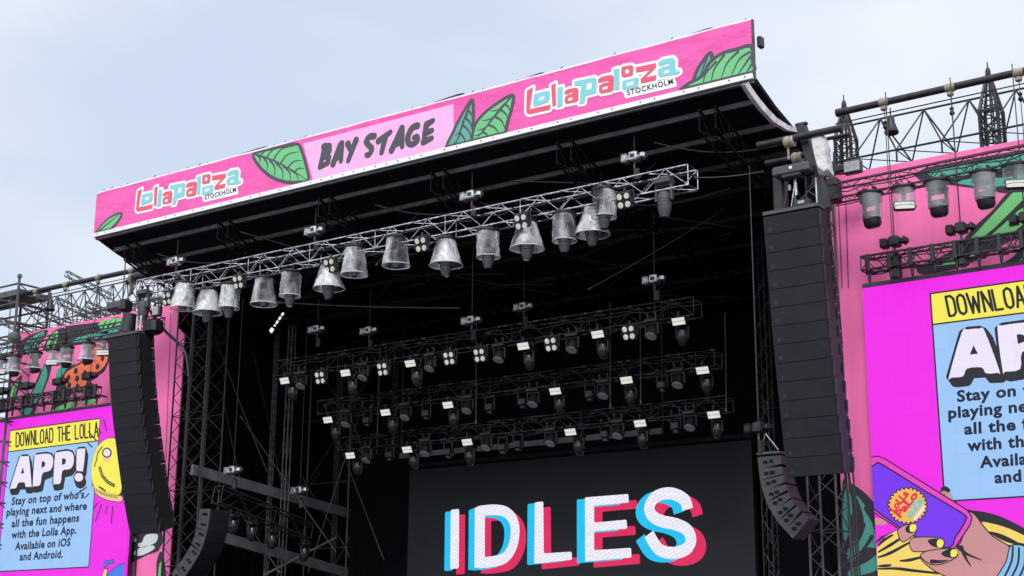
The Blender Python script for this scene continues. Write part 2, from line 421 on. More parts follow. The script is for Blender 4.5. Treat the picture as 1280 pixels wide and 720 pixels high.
roof = thing('stage_roof', 'wide black stage roof with the pink banner along its front', 'roof', (-26.3, 30, 14))
prof = [(30.12, 15.42), (31.3, 15.0), (32.7, 14.66), (36, 14.35), (43.2, 13.7)]
def rz_(y):
    for (a, b), (c, d) in zip(prof, prof[1:]):
        if y <= c: return b+(d-b)*(y-a)/(c-a)
    return prof[-1][1]
rb = MB()
for (a, b), (c, d) in zip(prof, prof[1:]):
    N = 24
    for i in range(N):
        x0, x1 = XL+(XR-XL)*i/N, XL+(XR-XL)*(i+1)/N
        rb.add([(x0, a, b), (x1, a, b), (x1, c, d), (x0, c, d), (x0, a, b+.12), (x1, a, b+.12), (x1, c, d+.12), (x0, c, d+.12)], [(0, 1, 2, 3), (4, 7, 6, 5), (0, 4, 5, 1), (3, 2, 6, 7)] + ([(0, 3, 7, 4)] if i == 0 else []) + ([(1, 5, 6, 2)] if i == N-1 else []))
rb.build('membrane', roofblack, roof, True)
for y in (30.75, 31.75, 33.0, 34.6, 36.4, 38.4, 40.6):
    MB().box((( XL+XR)/2, y, rz_(y)-.10+.02*math.sin(y*7)), (XR-XL-.4, .09, .12)).build('purlin', steel if y < 32 else darksteel, roof, True)
for i, x in enumerate((-36.9, -32.6, -28.4, -24.2, -20.0, -15.8)):     # lattice girders front to back
    mb = MB(); ys = [30.4+.72*k for k in range(18)]
    for ya, yb in zip(ys, ys[1:]):
        za, zb = rz_(ya)-.22, rz_(yb)-.22
        for dx in (-.22, .22):
            mb.tube((x+dx, ya, za), (x+dx, yb, zb), .035, 6); mb.tube((x+dx, ya, za-.55), (x+dx, yb, zb-.55), .035, 6)
            mb.tube((x+dx, ya, za), (x+dx, yb, zb-.55), .018, 5); mb.tube((x+dx, ya, za), (x+dx, ya, za-.55), .018, 5)
        mb.tube((x-.22, ya, za-.55), (x+.22, yb, zb-.55), .016, 5)
    mb.build('girder', deep, roof, True)
rb_ = random.Random(11); mb = MB()
for i in range(46):                              # thin wind bracing and loose lines under the membrane
    x, y = rb_.uniform(XL+1, XR-3), rb_.uniform(30.6, 41); dx, dy = rb_.choice((-1, 1))*rb_.uniform(1.5, 4.2), rb_.uniform(.8, 2.2)
    x2 = min(max(x+dx, XL+.4), XR-.4); mb.tube((x, y, rz_(y)-.2-rb_.random()*.5), (x2, y+dy, rz_(y+dy)-.2-rb_.random()*.6), rb_.choice((.012, .016, .024)), 5)
mb.build('wind_bracing', darksteel, roof, True)
for k in range(7):                               # cable swags
    x, y = XL+2+k*3.1, 31.0+.9*(k % 3); pts = [V((x+i*.42, y+.12*i, rz_(y+.12*i)-.35-.32*math.sin(math.pi*i/9))) for i in range(10)]
    MB().path(pts, .02, 5).build('hanging_cable', cablem, roof, True, True)
for sx, nm in ((XR, 1), (XL, -1)):              # side skirts of pale tarpaulin
    if nm == 1:
        o_ = [PX(x, y, sx) for x, y in [(933, 103), (943, 118), (954, 132), (968, 147), (983, 157), (1002, 161)]]
        i_ = [PX(x, y, sx) for x, y in [(928, 106), (938.5, 122), (950.5, 137.5), (965, 153), (983, 163.5), (1003, 167)]]
    else:
        o_ = [V((sx, y, rz_(y)+.14)) for y in (30.2, 31, 32, 32.8, 33.6)]; i_ = [p-V((0, 0, .16)) for p in o_]
    mb = MB(); n = len(o_); e = V((.05, 0, 0))
    vs = [p+e for p in o_]+[p+e for p in i_]+[p-e for p in o_]+[p-e for p in i_]; fs = []
    for i in range(n-1):
        fs += [(i, i+1, n+i+1, n+i), (2*n+i, 3*n+i, 3*n+i+1, 2*n+i+1), (i, 2*n+i, 2*n+i+1, i+1), (n+i, n+i+1, 3*n+i+1, 3*n+i)]
    mb.add(vs, fs).build('side_skirt', canvas if nm == 1 else roofblack, roof, True)

for x, nm in ((XL+.3, 'L'), (XR-.3, 'R')):
    mb = MB(); ys = [33.6, 34.6, 36, 38.4, 40.8, 43.1]
    for a, b in zip(ys, ys[1:]): mb.add([(x, a, 13.0), (x, b, 12.6), (x, b, rz_(b)+.05), (x, a, rz_(a)+.05)], [(0, 1, 2, 3)])
    mb.build('gable_drape', drape, roof, True)
MB().add([(XL, 43.1, 12.6), (XR, 43.1, 12.6), (XR, 43.1, 13.75), (XL, 43.1, 13.75)], [(0, 1, 2, 3)]).build('gable_drape', drape, roof, True)
def curtain(name, label, pts, z0, z1, mt, cat='curtain'):
    """pleated drape along a ground line"""
    a, b = V(pts[0]), V(pts[1]); d = b-a; L = d.length; d.normalize(); nrm = V((-d.y, d.x)); n = int(L/.14)
    t = thing(name, label, cat, (a.x, a.y, z0)); mb = MB(); vs = []
    for i in range(n+1):
        s = L*i/n; o = .06*math.sin(s*9+.7*math.sin(s*1.3))+.03*math.sin(s*3.1)
        for z in (z1, (z0+z1)/2, z0):
            p = a+d*s+nrm*o*(1.0 if z != z1 else .5); vs.append((p.x, p.y, z))
    fs = []
    for i in range(n):
        for j in range(2): fs.append((i*3+j, i*3+3+j, i*3+4+j, i*3+1+j))
    mb.add(vs, fs).build('cloth', mt, t, True, True)
    p0, p1 = (a.x, a.y, z1+.03), (b.x, b.y, z1+.03); MB().tube(p0, p1, .03).build('curtain_pipe', black, t, True)
    return t
curtain('backdrop_curtain', 'wide black backdrop curtain across the rear of the stage', [(-39.0, 42.8), (-13.6, 42.8)], 1.6, 13.6, drape)
curtain('side_curtain', 'black side curtain hanging behind the right tower', [(-14.0, 42.6), (-14.0, 34.4)], 1.6, 13.9, drape)
curtain('side_curtain', 'black side curtain hanging behind the left tower', [(-38.7, 34.6), (-38.7, 42.6)], 1.6, 13.8, drape)
curtain('leg_curtain', 'narrow black drape beside the right edge of the main screen', [(-19.3, 40.4), (-17.0, 40.2)], 1.6, 9.4, drape)
curtain('leg_curtain', 'narrow black drape beside the left edge of the main screen', [(-36.0, 40.6), (-33.1, 40.5)], 1.6, 9.2, drape)

# ------------------------------------------------------------------ pink banner along the roof front
BZ0, BZ1 = 1.7+.4567*30, 1.7+.5082*30
BX0, BX1 = -38.26, -14.36
ban = thing('fascia_banner', 'long pink banner with leaves, logos and BAY STAGE along the roof front', 'banner', ((BX0+BX1)/2, YB, BZ0))
bb = MB(); N = 60; rr = random.Random(3)        # vinyl with a slightly wavy upper edge
wav = [.012*math.sin(i*.9)+.01*rr.random() for i in range(N+1)]
vs, fs = [], []
for i in range(N+1):
    x = BX0+(BX1-BX0)*i/N; sag = -.10*math.sin(math.pi*i/N)*0
    for y, z in ((YB, BZ0+.13), (YB, BZ1-.05+wav[i]), (YB+.09, BZ1-.05+wav[i]), (YB+.09, BZ0+.13)): vs.append((x, y, z))
for i in range(N):
    for j in range(4): fs.append((i*4+j, i*4+(j+1) % 4, i*4+4+(j+1) % 4, i*4+4+j))
fs += [(3, 2, 1, 0), tuple(N*4+j for j in range(4))]
bb.add(vs, fs).build('pink_sheet', pinkv, ban, True)
MB().box(((BX0+BX1)/2, YB+.045, BZ0+.065), (BX1-BX0, .12, .13)).build('lower_hem', whitev, ban, True)
MB().box(((BX0+BX1)/2, YB+.06, BZ1-.015), (BX1-BX0, .10, .05)).build('upper_hem', whitev, ban, True)
MB().box(((BX0+BX1)/2, YB+.12, BZ0-.045), (BX1-BX0-.05, .10, .06)).build('front_beam', steel, ban, True)
for x in (BX0-.01, BX1+.01): MB().box((x, YB+.1, (BZ0+BZ1)/2), (.025, .10, BZ1-BZ0)).build('edge_batten', steel, ban, True)
tp = MB()                                        # loose dark flaps of the roof skin above the banner
for px, w_, h_ in ((872, .75, .07), (663, .65, .08), (555, 1.1, .10), (310, 1.3, .08), (520, .5, .05), (365, .8, .05), (640, .3, .05), (205, .3, .03), (160, .35, .03)):
    x = PY(px, 100, YB).x if px > 600 else PY(px, 170, YB).x
    pts = [(x-w_, BZ1+.03), (x-w_*.3, BZ1+.03+h_*.6), (x+w_*.3, BZ1+.03+h_), (x+w_*.5, BZ1+.03+h_*.9), (x+w_*.55, BZ1+.02)]
    vs = [(a, YB+.12, b) for a, b in pts]+[(a, YB+.75, b-.02) for a, b in pts]; n = len(pts)
    tp.add(vs, [tuple(range(n)), tuple(range(2*n-1, n-1, -1))]+[(i, n+i, n+(i+1) % n, (i+1) % n) for i in range(n)])
tp.build('roof_flap', black, ban, True)
ey = MB()
for i in range(58):                              # eyelets and ties
    x = BX0+.2+(BX1-BX0-.4)*i/57
    if i % 3 != 1 or rr.random() < .4: ey.box((x, YB-.012, BZ0+.075), (.035, .02, .035))
    if rr.random() < .5: ey.tube((x, YB+.01, BZ1-.03), (x+rr.uniform(-.1, .1), YB+.1, BZ1+rr.uniform(.04, .11)), .012, 4)
ey.build('eyelet_tie', black, ban, True)
MB().bbox((BX1+.10, YB+.3, BZ0+1.0), (.12, .2, .28)).build('end_bracket', black, ban, True)

Z1 = lambda pts, k, ox, oy: [(x/k+ox, y/k+oy) for x, y in pts]          # enlarged crop -> photograph pixels
bxz = lambda pts: xz(pts, YB)
clampz = lambda poly, z0, z1: clip(clip(poly, 1, z0, 1), 1, z1, -1)
lo_, hi_ = BZ0+.135, BZ1-.06
fd = lambda poly: clampz(poly, lo_, hi_)
# pale centre panel
art('name_panel', [bxz([(379, 179.5), (567, 130), (567.5, 183), (391, 224.5)])], YB, 1, lpink, ban)
LK = [2.0]
def leaf(outline, veins, fill, name, sm=4, ow=.10):
    LK[0] += .5
    o = fd(smooth(bxz(outline), sm))
    ol = []
    for i in range(len(o)): ol += stroke([o[i], o[(i+1) % len(o)]], ow)
    ol = [fd(p) for p in ol]
    lf = art(name, [o], YB, LK[0], fill, ban)
    vv = []
    for v in veins:
        vv += stroke(smooth(bxz(v), 4, False), .075, .02, .05)
    art('leaf_outline', ol+[fd(p) for p in vv], YB, LK[0]+.25, inkv, ban)
lv = lambda a, b, bend=0: [a, ((a[0]+b[0])/2+bend*(b[1]-a[1]), (a[1]+b[1])/2-bend*(b[0]-a[0])), b]
k1 = lambda pts: Z1(pts, 2.88, 100, 0); k2 = lambda pts: Z1(pts, 2.88, 520, 0); k7 = lambda pts: Z1(pts, 3, 160, 180)
# first leaf
mid = [(480, 40), (545, 62), (610, 95), (672, 135)]
vn = [k7(mid)]
for a, b in [((497, 45), (545, 22)), ((520, 52), (590, 12)), ((545, 62), (625, 8)), ((572, 75), (640, 30)), ((600, 90), (655, 62)), ((625, 105), (662, 92)), ((490, 45), (493, 75)), ((510, 52), (520, 105)), ((532, 60), (548, 125)), ((555, 70), (580, 138)), ((582, 82), (610, 142)), ((612, 98), (640, 140))]:
    vn.append(k7(lv(a, b, .18)))
leaf(k7([(470, 42), (490, 30), (560, 14), (632, 0), (650, 22), (668, 80), (677, 135), (640, 143), (590, 142), (540, 124), (500, 92), (478, 62)]), vn, leafg, 'leaf_motif')
# pair of leaves
vn = [k2([(200, 365), (170, 440), (140, 535)])]+[k2(lv(a, b, .12)) for a, b in [((190, 400), (205, 430)), ((180, 425), (203, 470)), ((170, 450), (200, 505)), ((160, 480), (180, 525)), ((185, 410), (165, 440)), ((172, 440), (142, 490)), ((160, 475), (128, 525))]]
leaf(k2([(112, 540), (135, 475), (165, 415), (201, 360), (207, 400), (206, 460), (203, 515)]), vn, leaft, 'leaf_motif')
vn = [k2([(345, 347), (285, 420), (212, 510)])]+[k2(lv(a, b, .15)) for a, b in [((320, 375), (338, 400)), ((305, 395), (332, 435)), ((285, 420), (322, 465)), ((262, 450), (300, 485)), ((240, 475), (262, 498)), ((315, 380), (270, 400)), ((295, 405), (240, 435)), ((270, 437), (220, 470)), ((248, 465), (212, 490))]]
leaf(k2([(205, 512), (212, 455), (240, 415), (285, 378), (348, 343), (345, 390), (330, 440), (315, 486), (250, 503)]), vn, leafg, 'leaf_motif')
# right end leaves
leaf(k2([(995, 305), (1018, 245), (1058, 192), (1066, 220), (1045, 265), (1010, 295)]), [k2([(1050, 205), (1020, 285)])], leaft, 'leaf_motif')
vn = [k2(smoothp) for smoothp in ([(1200, 190), (1165, 215), (1135, 275)], [(1205, 205), (1180, 240), (1160, 270)], [(1160, 188), (1120, 230), (1100, 285)], [(1110, 200), (1075, 250), (1065, 295)], [(1080, 225), (1045, 265), (1035, 300)], [(1208, 235), (1190, 262)])]
leaf(k2([(958, 328), (985, 300), (1030, 275), (1060, 225), (1105, 192), (1150, 180), (1207, 166), (1212, 215), (1212, 264), (1090, 300)]), vn, leafg, 'leaf_motif', 3)
# left end leaf
leaf([(119.5, 293), (126, 283), (138, 272), (152.5, 266.5), (146, 279), (135, 288)], [[(124, 289), (150, 268)]], leafg, 'leaf_motif', 3, .07)

for i in range(1, 8):                            # welded joins of the vinyl sheets
    x = BX0+(BX1-BX0)*i/8+.2; art('vinyl_seam', stroke([V((x, lo_)), V((x+.01, hi_))], .02, cap=0), YB, 1.5, lpink if i in (3, 4) else pinkv, ban)
# festival logo, traced from the right one and repeated at the left
K = 6.095
lg = lambda pts: bxz(Z1(pts, K, 650, 60))
RED = [[(55, 325), (102, 300), (76, 468), (235, 432), (230, 470), (78, 505), (58, 500), (50, 480)],
       [(240, 285), (272, 268), (276, 440), (250, 446)],
       [(340, 335), (365, 315), (430, 303), (447, 318), (447, 400), (430, 412), (355, 428), (342, 410), (345, 375), (372, 355), (402, 350), (402, 338), (345, 357)],
       [(597, 240), (625, 220), (700, 205), (717, 220), (715, 320), (695, 335), (620, 348), (605, 335), (605, 290), (635, 268), (675, 262), (672, 248), (600, 268)],
       [(775, 150), (785, 143), (850, 132), (865, 142), (862, 205), (850, 214), (790, 226), (775, 215)],
       [(885, 148), (1038, 116), (1037, 152), (960, 225), (1042, 207), (1036, 246), (925, 272), (920, 240), (990, 170), (888, 188)]]
TEAL = [[(118, 350), (215, 326), (230, 340), (226, 395), (215, 412), (118, 446), (102, 435), (108, 362)],
        [(290, 305), (326, 294), (326, 444), (286, 452)],
        [(415, 257), (570, 225), (585, 240), (583, 345), (500, 365), (492, 420), (455, 427), (468, 286), (420, 290)],
        [(715, 165), (758, 155), (758, 315), (722, 322)],
        [(785, 252), (895, 226), (908, 238), (900, 292), (888, 302), (795, 320), (780, 310)],
        [(1055, 115), (1085, 90), (1165, 75), (1185, 95), (1185, 165), (1203, 182), (1215, 170), (1220, 188), (1195, 202), (1068, 222), (1052, 202), (1055, 168), (1090, 145), (1140, 135), (1135, 118), (1060, 138)]]
HOLE = [[(150, 378), (192, 366), (186, 396), (146, 408)], [(368, 388), (402, 376), (402, 398), (370, 406)], [(512, 275), (550, 266), (548, 312), (508, 322)], [(632, 302), (672, 292), (670, 312), (632, 322)],
        [(802, 178), (812, 165), (828, 166), (836, 180), (828, 196), (810, 198)], [(815, 268), (872, 255), (864, 284), (812, 296)], [(1096, 178), (1142, 166), (1140, 190), (1098, 200)]]
r0 = lg([(60, 505)])[0]; r1 = lg([(1220, 185)])[0]
l0 = bxz([(171.3, 264.5)])[0]; l1 = bxz([(301.7, 230)])[0]
sx = (l1.x-l0.x)/(r1.x-r0.x)
left = lambda poly: [l0+(p-r0)*sx for p in poly]
for fn, s in ((lambda q: q, 1), (left, sx)):
    wo = []
    for pl in RED+TEAL:
        q = fn(lg(pl)); wo.append(q)
        for i in range(len(q)): wo += stroke([q[i], q[(i+1) % len(q)]], .155*s)
    blk = fn(lg([(806, 362), (797, 322), (1170, 240), (1185, 285), (815, 372)])); wo.append(blk)
    for i in range(5): wo += stroke([blk[i], blk[(i+1) % 5]], .09*s)
    art('logo_outline', wo, YB, 2, whitev, ban)
    arts('logo_letter', [fn(lg(p)) for p in RED], YB, 4, redv, ban); arts('logo_letter', [fn(lg(p)) for p in TEAL], YB, 4, tealv, ban)
    arts('logo_counter', [fn(lg(p)) for p in HOLE], YB, 5, whitev, ban)
    b0, b1, c0 = fn(lg([(820, 362)]))[0], fn(lg([(1170, 272)]))[0], fn(lg([(816, 324)]))[0]
    text('STOCKHOLM', b0, b1, c0-b0, YB, 5, inkv, ban, bold=.012, spacing=1.14)
# BAY STAGE
bs = lambda pts: bxz(Z1(pts, 6.4, 380, 120))
ws = []
WT = .158
for p in ([(168, 402), (150, 490), (128, 568)], [(160, 405), (204, 400), (205, 440), (155, 484)], [(155, 482), (200, 490), (192, 535), (130, 570)],
          [(234, 545), (290, 385)], [(302, 380), (297, 520)], [(258, 495), (298, 482)], [(352, 382), (378, 440)], [(418, 352), (355, 518)],
          [(562, 322), (528, 325), (500, 362), (520, 395), (545, 425), (520, 472), (502, 470)],
          [(598, 360), (692, 290)], [(652, 330), (622, 455)], [(702, 435), (778, 262)], [(784, 258), (787, 405)], [(728, 388), (785, 368)],
          [(908, 238), (868, 255), (836, 315), (835, 372), (868, 388), (908, 358), (905, 325), (882, 332)],
          [(982, 228), (958, 368)], [(982, 228), (1032, 198)], [(970, 300), (1025, 276)], [(958, 368), (1022, 338)]):
    q = bs(p); q = smooth(q, 3, False) if len(q) > 4 else q
    ws += stroke(q, WT*1.34, WT*1.02)
art('lettering', ws, YB, 3, inkv, ban)

# ================================================================== WINGS: printed scrims
def wall(name, label, x0, x1, z0, z1, folds):
    t = thing(name, label, 'printed scrim', ((x0+x1)/2, YW, 0))
    MB().box(((x0+x1)/2, YW+.03, (z0+z1)/2), (x1-x0, .05, z1-z0)).build('cloth', scrim, t, True)
    for x in [x0+.05+(x1-x0-.1)*i/4 for i in range(5)]: MB().tube((x, YW+.35, 0), (x, YW+.35, z1-.1), .04).build('scaffold_post', darksteel, t, True)
    MB().tube((x0, YW+.1, z1-.02), (x1, YW+.1, z1-.02), .035).build('top_pipe', black, t, True)
    return t
wr = wall('printed_scrim', 'pink scrim with one big green leaf behind the right led wall', -14.32, -3.5, 1.2, 14.03, 1)
wl = wall('printed_scrim', 'pink scrim with stripes of leaves and an orange spotted shape behind the left led wall', -47.6, -38.05, 1.2, 14.03, 1)
wz = lambda pts: xz(pts, YW)
q7 = lambda pts: wz(Z1(pts, 4, 1040, 180))
RA = lambda nm, pls, k, mt: (art if nm in ('leaf_vein', 'seam', 'spot') else arts)(nm, pls, YW, k, mt, wr)
RA('leaf_motif', [q7([(405, 152), (470, 118), (700, 75), (960, 28), (1300, -40), (1300, 200), (960, 238), (860, 245), (720, 222), (600, 205), (500, 185), (440, 180)])], 1, sdk)
RA('leaf_motif', [smooth(q7([(480, 150), (560, 122), (700, 100), (860, 72), (1000, 40), (1000, 85), (860, 118), (700, 150), (560, 170)]), 3), smooth(q7([(600, 190), (720, 165), (840, 170), (1000, 150), (1000, 190), (860, 210), (740, 212)]), 3)], 2, stl)
RA('leaf_motif', [smooth(q7([(1300, 60), (960, 225), (885, 238), (800, 335), (700, 425), (620, 520), (440, 618), (428, 636), (460, 650), (620, 622), (760, 560), (900, 480), (1300, 330)]), 3)], 3, sdk)
RA('leaf_motif', [q7([(1300, 110), (985, 240), (905, 244), (800, 360), (690, 478), (762, 470), (850, 385), (950, 285), (1300, 180)]),
                  q7([(1300, 230), (985, 305), (930, 335), (850, 410), (775, 468), (850, 455), (910, 440), (960, 400), (1300, 290)]),
                  q7([(520, 612), (600, 570), (690, 548), (740, 520), (720, 555), (620, 600)])], 4, sg)
RA('leaf_motif', [q7([(840, 605), (900, 570), (960, 515), (1300, 420), (1300, 560), (960, 600)])], 5, sdk)
RA('leaf_motif', [q7([(930, 590), (960, 565), (1300, 470), (1300, 500), (980, 580)])], 6, stl)
RA('leaf_vein', [p for s in ([(960, 300), (850, 400), (770, 468)], [(955, 370), (895, 405)], [(960, 275), (985, 262)]) for p in stroke(q7(s), .02, .10)], 5, sdk)
q6 = lambda pts: wz(Z1(pts, 4.5, 1040, 560))
RA('leaf_motif', [smooth(q6([(60, 185), (110, 200), (170, 240), (230, 300), (300, 420), (340, 560), (350, 800), (60, 800), (50, 500)]), 3)], 1, sdk)
RA('leaf_motif', [smooth(q6([(75, 235), (105, 265), (118, 330), (100, 420), (95, 480), (70, 520), (60, 380)]), 3), smooth(q6([(135, 262), (190, 330), (215, 390), (240, 470), (250, 560), (200, 560), (150, 610), (95, 640), (92, 560), (150, 500), (180, 420), (165, 340)]), 3), smooth(q6([(95, 690), (200, 640), (258, 600), (262, 680), (150, 720), (95, 740)]), 3)], 2, stl)
RA('leaf_vein', [p for s in ([(180, 430), (150, 520), (95, 560)], [(225, 500), (170, 580), (95, 625)], [(190, 340), (230, 420)]) for p in stroke(smooth(q6(s), 3, False), .10, .03)], 3, sdk)
RA('seam', [p for s in ([(0, 292), (28, 720)], [(34, 286), (52, 720)], [(70, 262), (84, 720)]) for p in stroke(q7(s), .022)], 6, sdk)
RA('hem', [wz([(1030, 226), (1300, 172), (1300, 176), (1031, 231)])], 7, scrim)

q8 = lambda pts: wz(Z1(pts, 4.8, 0, 380))
LA = lambda nm, pls, k, mt: (art if nm in ('leaf_vein', 'seam') else arts)(nm, pls, YW, k, mt, wl)
dark = [[(90, 255), (150, 205), (235, 165), (290, 160), (240, 240), (200, 290), (130, 300)], [(395, 145), (420, 130), (600, 108), (720, 80), (720, 175), (640, 195), (560, 215), (430, 250), (395, 250)],
        [(255, 275), (310, 175), (350, 148), (395, 150), (400, 250), (330, 270)], [(110, 720), (145, 610), (205, 500), (240, 420), (275, 350), (310, 330), (300, 420), (262, 520), (222, 610), (175, 720)],
        [(290, 700), (325, 560), (350, 450), (375, 400), (410, 380), (500, 338), (565, 245), (620, 255), (655, 320), (625, 405), (560, 445), (515, 525), (430, 540), (380, 640), (320, 680)],
        [(55, 600), (66, 500), (105, 445), (135, 430), (105, 540), (78, 620)]]
LA('leaf_motif', [smooth(q8(p), 3) for p in dark], 1, sdk)
LA('leaf_motif', [smooth(q8(p), 3) for p in ([(165, 220), (240, 172), (268, 172), (235, 235), (215, 280), (150, 285)], [(430, 232), (470, 200), (590, 172), (650, 165), (650, 200), (560, 212), (470, 228)], [(270, 370), (240, 440), (200, 520), (150, 600), (112, 700), (150, 700), (215, 600), (255, 520), (285, 430)], [(335, 440), (350, 390), (400, 350), (420, 350), (380, 420), (350, 460)], [(600, 150), (720, 130), (720, 160), (610, 180)])], 2, stl)
LA('leaf_motif', [smooth(q8(p), 3) for p in ([(278, 255), (312, 185), (346, 160), (345, 215), (320, 262)], [(62, 570), (72, 505), (112, 455), (98, 520), (74, 590)], [(312, 640), (360, 612), (455, 585), (470, 600), (400, 632), (332, 658)], [(605, 105), (720, 85), (720, 130), (605, 145)], [(485, 590), (540, 560), (600, 540), (560, 600)])], 3, sg)
LA('leaf_vein', [p for s in ([(175, 280), (245, 180)], [(200, 280), (258, 182)], [(300, 258), (335, 170)], [(318, 250), (338, 180)], [(620, 145), (640, 100)], [(650, 140), (668, 98)], [(682, 135), (700, 92)], [(250, 400), (180, 560)], [(75, 575), (100, 480)]) for p in stroke(q8(s), .11, .03)], 4, sdk)
LA('spotted_motif', [smooth(q8([(387, 440), (412, 402), (500, 352), (530, 325), (575, 258), (625, 275), (650, 330), (610, 395), (545, 430), (500, 510), (430, 522), (395, 485)]), 3)], 5, sor)
LA('spot', [[q8([(x, y)])[0]+V((math.cos(a*math.pi/6)*r, math.sin(a*math.pi/6)*r)) for a in range(12)] for x, y, r in ((414, 442, .11), (458, 402, .115), (466, 448, .12), (418, 488, .115), (468, 495, .11), (512, 412, .10), (588, 376, .11), (618, 328, .10), (560, 310, .09), (515, 360, .08))], 6, sdk)
# black and white drawing below the left speakers
q9 = lambda pts: wz(Z1(pts, 4.5, 100, 560))
LA('drawing', [q9([(230, 470), (460, 470), (470, 520), (440, 580), (380, 600), (300, 640), (235, 660)])], 1, sdk)
LA('drawing', [smooth(q9([(320, 540), (350, 530), (370, 490), (435, 485), (432, 525), (400, 545), (345, 560)]), 3), smooth(q9([(300, 590), (340, 560), (410, 548), (418, 568), (360, 600), (320, 606)]), 3), smooth(q9([(240, 480), (300, 490), (318, 525), (285, 530), (245, 545)]), 3)], 2, swh)
LA('leaf_motif', [smooth(q9([(430, 720), (432, 640), (450, 585), (468, 600), (480, 680), (485, 760), (430, 760)]), 3)], 1, sdk)
LA('leaf_motif', [smooth(q9([(440, 720), (446, 660), (458, 640), (462, 700), (455, 760), (440, 760)]), 3)], 2, sg)
LA('seam', [p for s in ([(214, 392), (208, 560)], [(208, 560), (203, 720)]) for p in stroke(wz(s), .02)], 6, sdk)
# torn opening frame left of that drawing

# ================================================================== LED WALLS
magenta = led('led_magenta', (246, 44, 238)); lyel = led('led_yellow', (252, 240, 92)); lblue = led('led_pale_blue', (160, 203, 252))
lwhite = led('led_lilac_white', (240, 232, 252)); link = led('led_ink', (38, 38, 46)); lnavy = led('led_navy_ink', (24, 30, 58))
lvio = led('led_violet', (124, 56, 246)); lpnk = led('led_phone_pink', (240, 70, 205)); lskin = led('led_skin', (208, 148, 150)); lgold = led('led_gold', (250, 218, 110))
lpeach = led('led_peach', (248, 205, 150)); lsun = led('led_sun', (248, 190, 90)); lred = led('led_red', (225, 50, 80)); lteal = led('led_teal', (110, 205, 215)); lsky = led('led_sky', (135, 195, 240)); lblu2 = led('led_blue', (70, 130, 235))
def ledwall(label, x0, x1, z0, z1):
    t = thing('led_wall', label, 'led screen', ((x0+x1)/2, YS, z0))
    MB().box(((x0+x1)/2, YS+.06, (z0+z1)/2), (x1-x0, .12, z1-z0)).build('screen_face', magenta, t, True)
    mb = MB(); n = 10
    for i in range(n): mb.box((x0+(x1-x0)*(i+.5)/n, YS+.19, (z0+z1)/2), ((x1-x0)/n-.05, .14, z1-z0-.05))
    mb.build('cabinet_backs', black, t, True)
    MB().box(((x0+x1)/2, YS+.06, z1+.06), (x1-x0, .14, .1)).build('hanging_bar', steel, t, True)
    for i in range(7): MB().tube((x0+(x1-x0)*i/6, YS+.45, 0), (x0+(x1-x0)*i/6, YS+.45, z1), .03).build('scaffold_post', darksteel, t, True)
    return t
lr = ledwall('right magenta led wall showing a hand holding a violet phone', -13.3, -5.2, 1.6, 10.83)
LEDX = PY(157.3, 690, YS).x
ll = ledwall('left magenta led wall showing a yellow smiling coin beside the app notice', -49.3, LEDX, 1.6, 10.57)
sz = lambda pts: xz(pts, YS)
a6 = lambda pts: sz(Z1(pts, 6, 0, 510)); a5 = lambda pts: sz(Z1(pts, 3.275, 0, 500)); b4 = lambda pts: sz(Z1(pts, 4.5, 100, 560))
TLL = sz([(13, 538.3)])[0]; TLR = sz([(1163, 367.2)])[0]
GL = {'D': [[(0, 0), (0, 1), (.6, 1), (.95, .85), (1, .5), (.95, .15), (.6, 0), (0, 0)]], 'O': [[(.5, 0), (.1, .1), (0, .3), (0, .7), (.1, .9), (.5, 1), (.9, .9), (1, .7), (1, .3), (.9, .1), (.5, 0)]],
      'W': [[(0, 1), (.24, 0), (.5, .8), (.76, 0), (1, 1)]], 'N': [[(0, 0), (0, 1), (1, 0), (1, 1)]], 'L': [[(0, 1), (0, 0), (.9, 0)]], 'A': [[(0, 0), (.5, 1), (1, 0)], [(.2, .33), (.8, .33)]],
      'T': [[(0, 1), (1, 1)], [(.5, 1), (.5, 0)]], 'H': [[(0, 0), (0, 1)], [(1, 0), (1, 1)], [(0, .5), (1, .5)]], 'E': [[(.9, 0), (0, 0), (0, 1), (.9, 1)], [(0, .52), (.75, .52)]]}
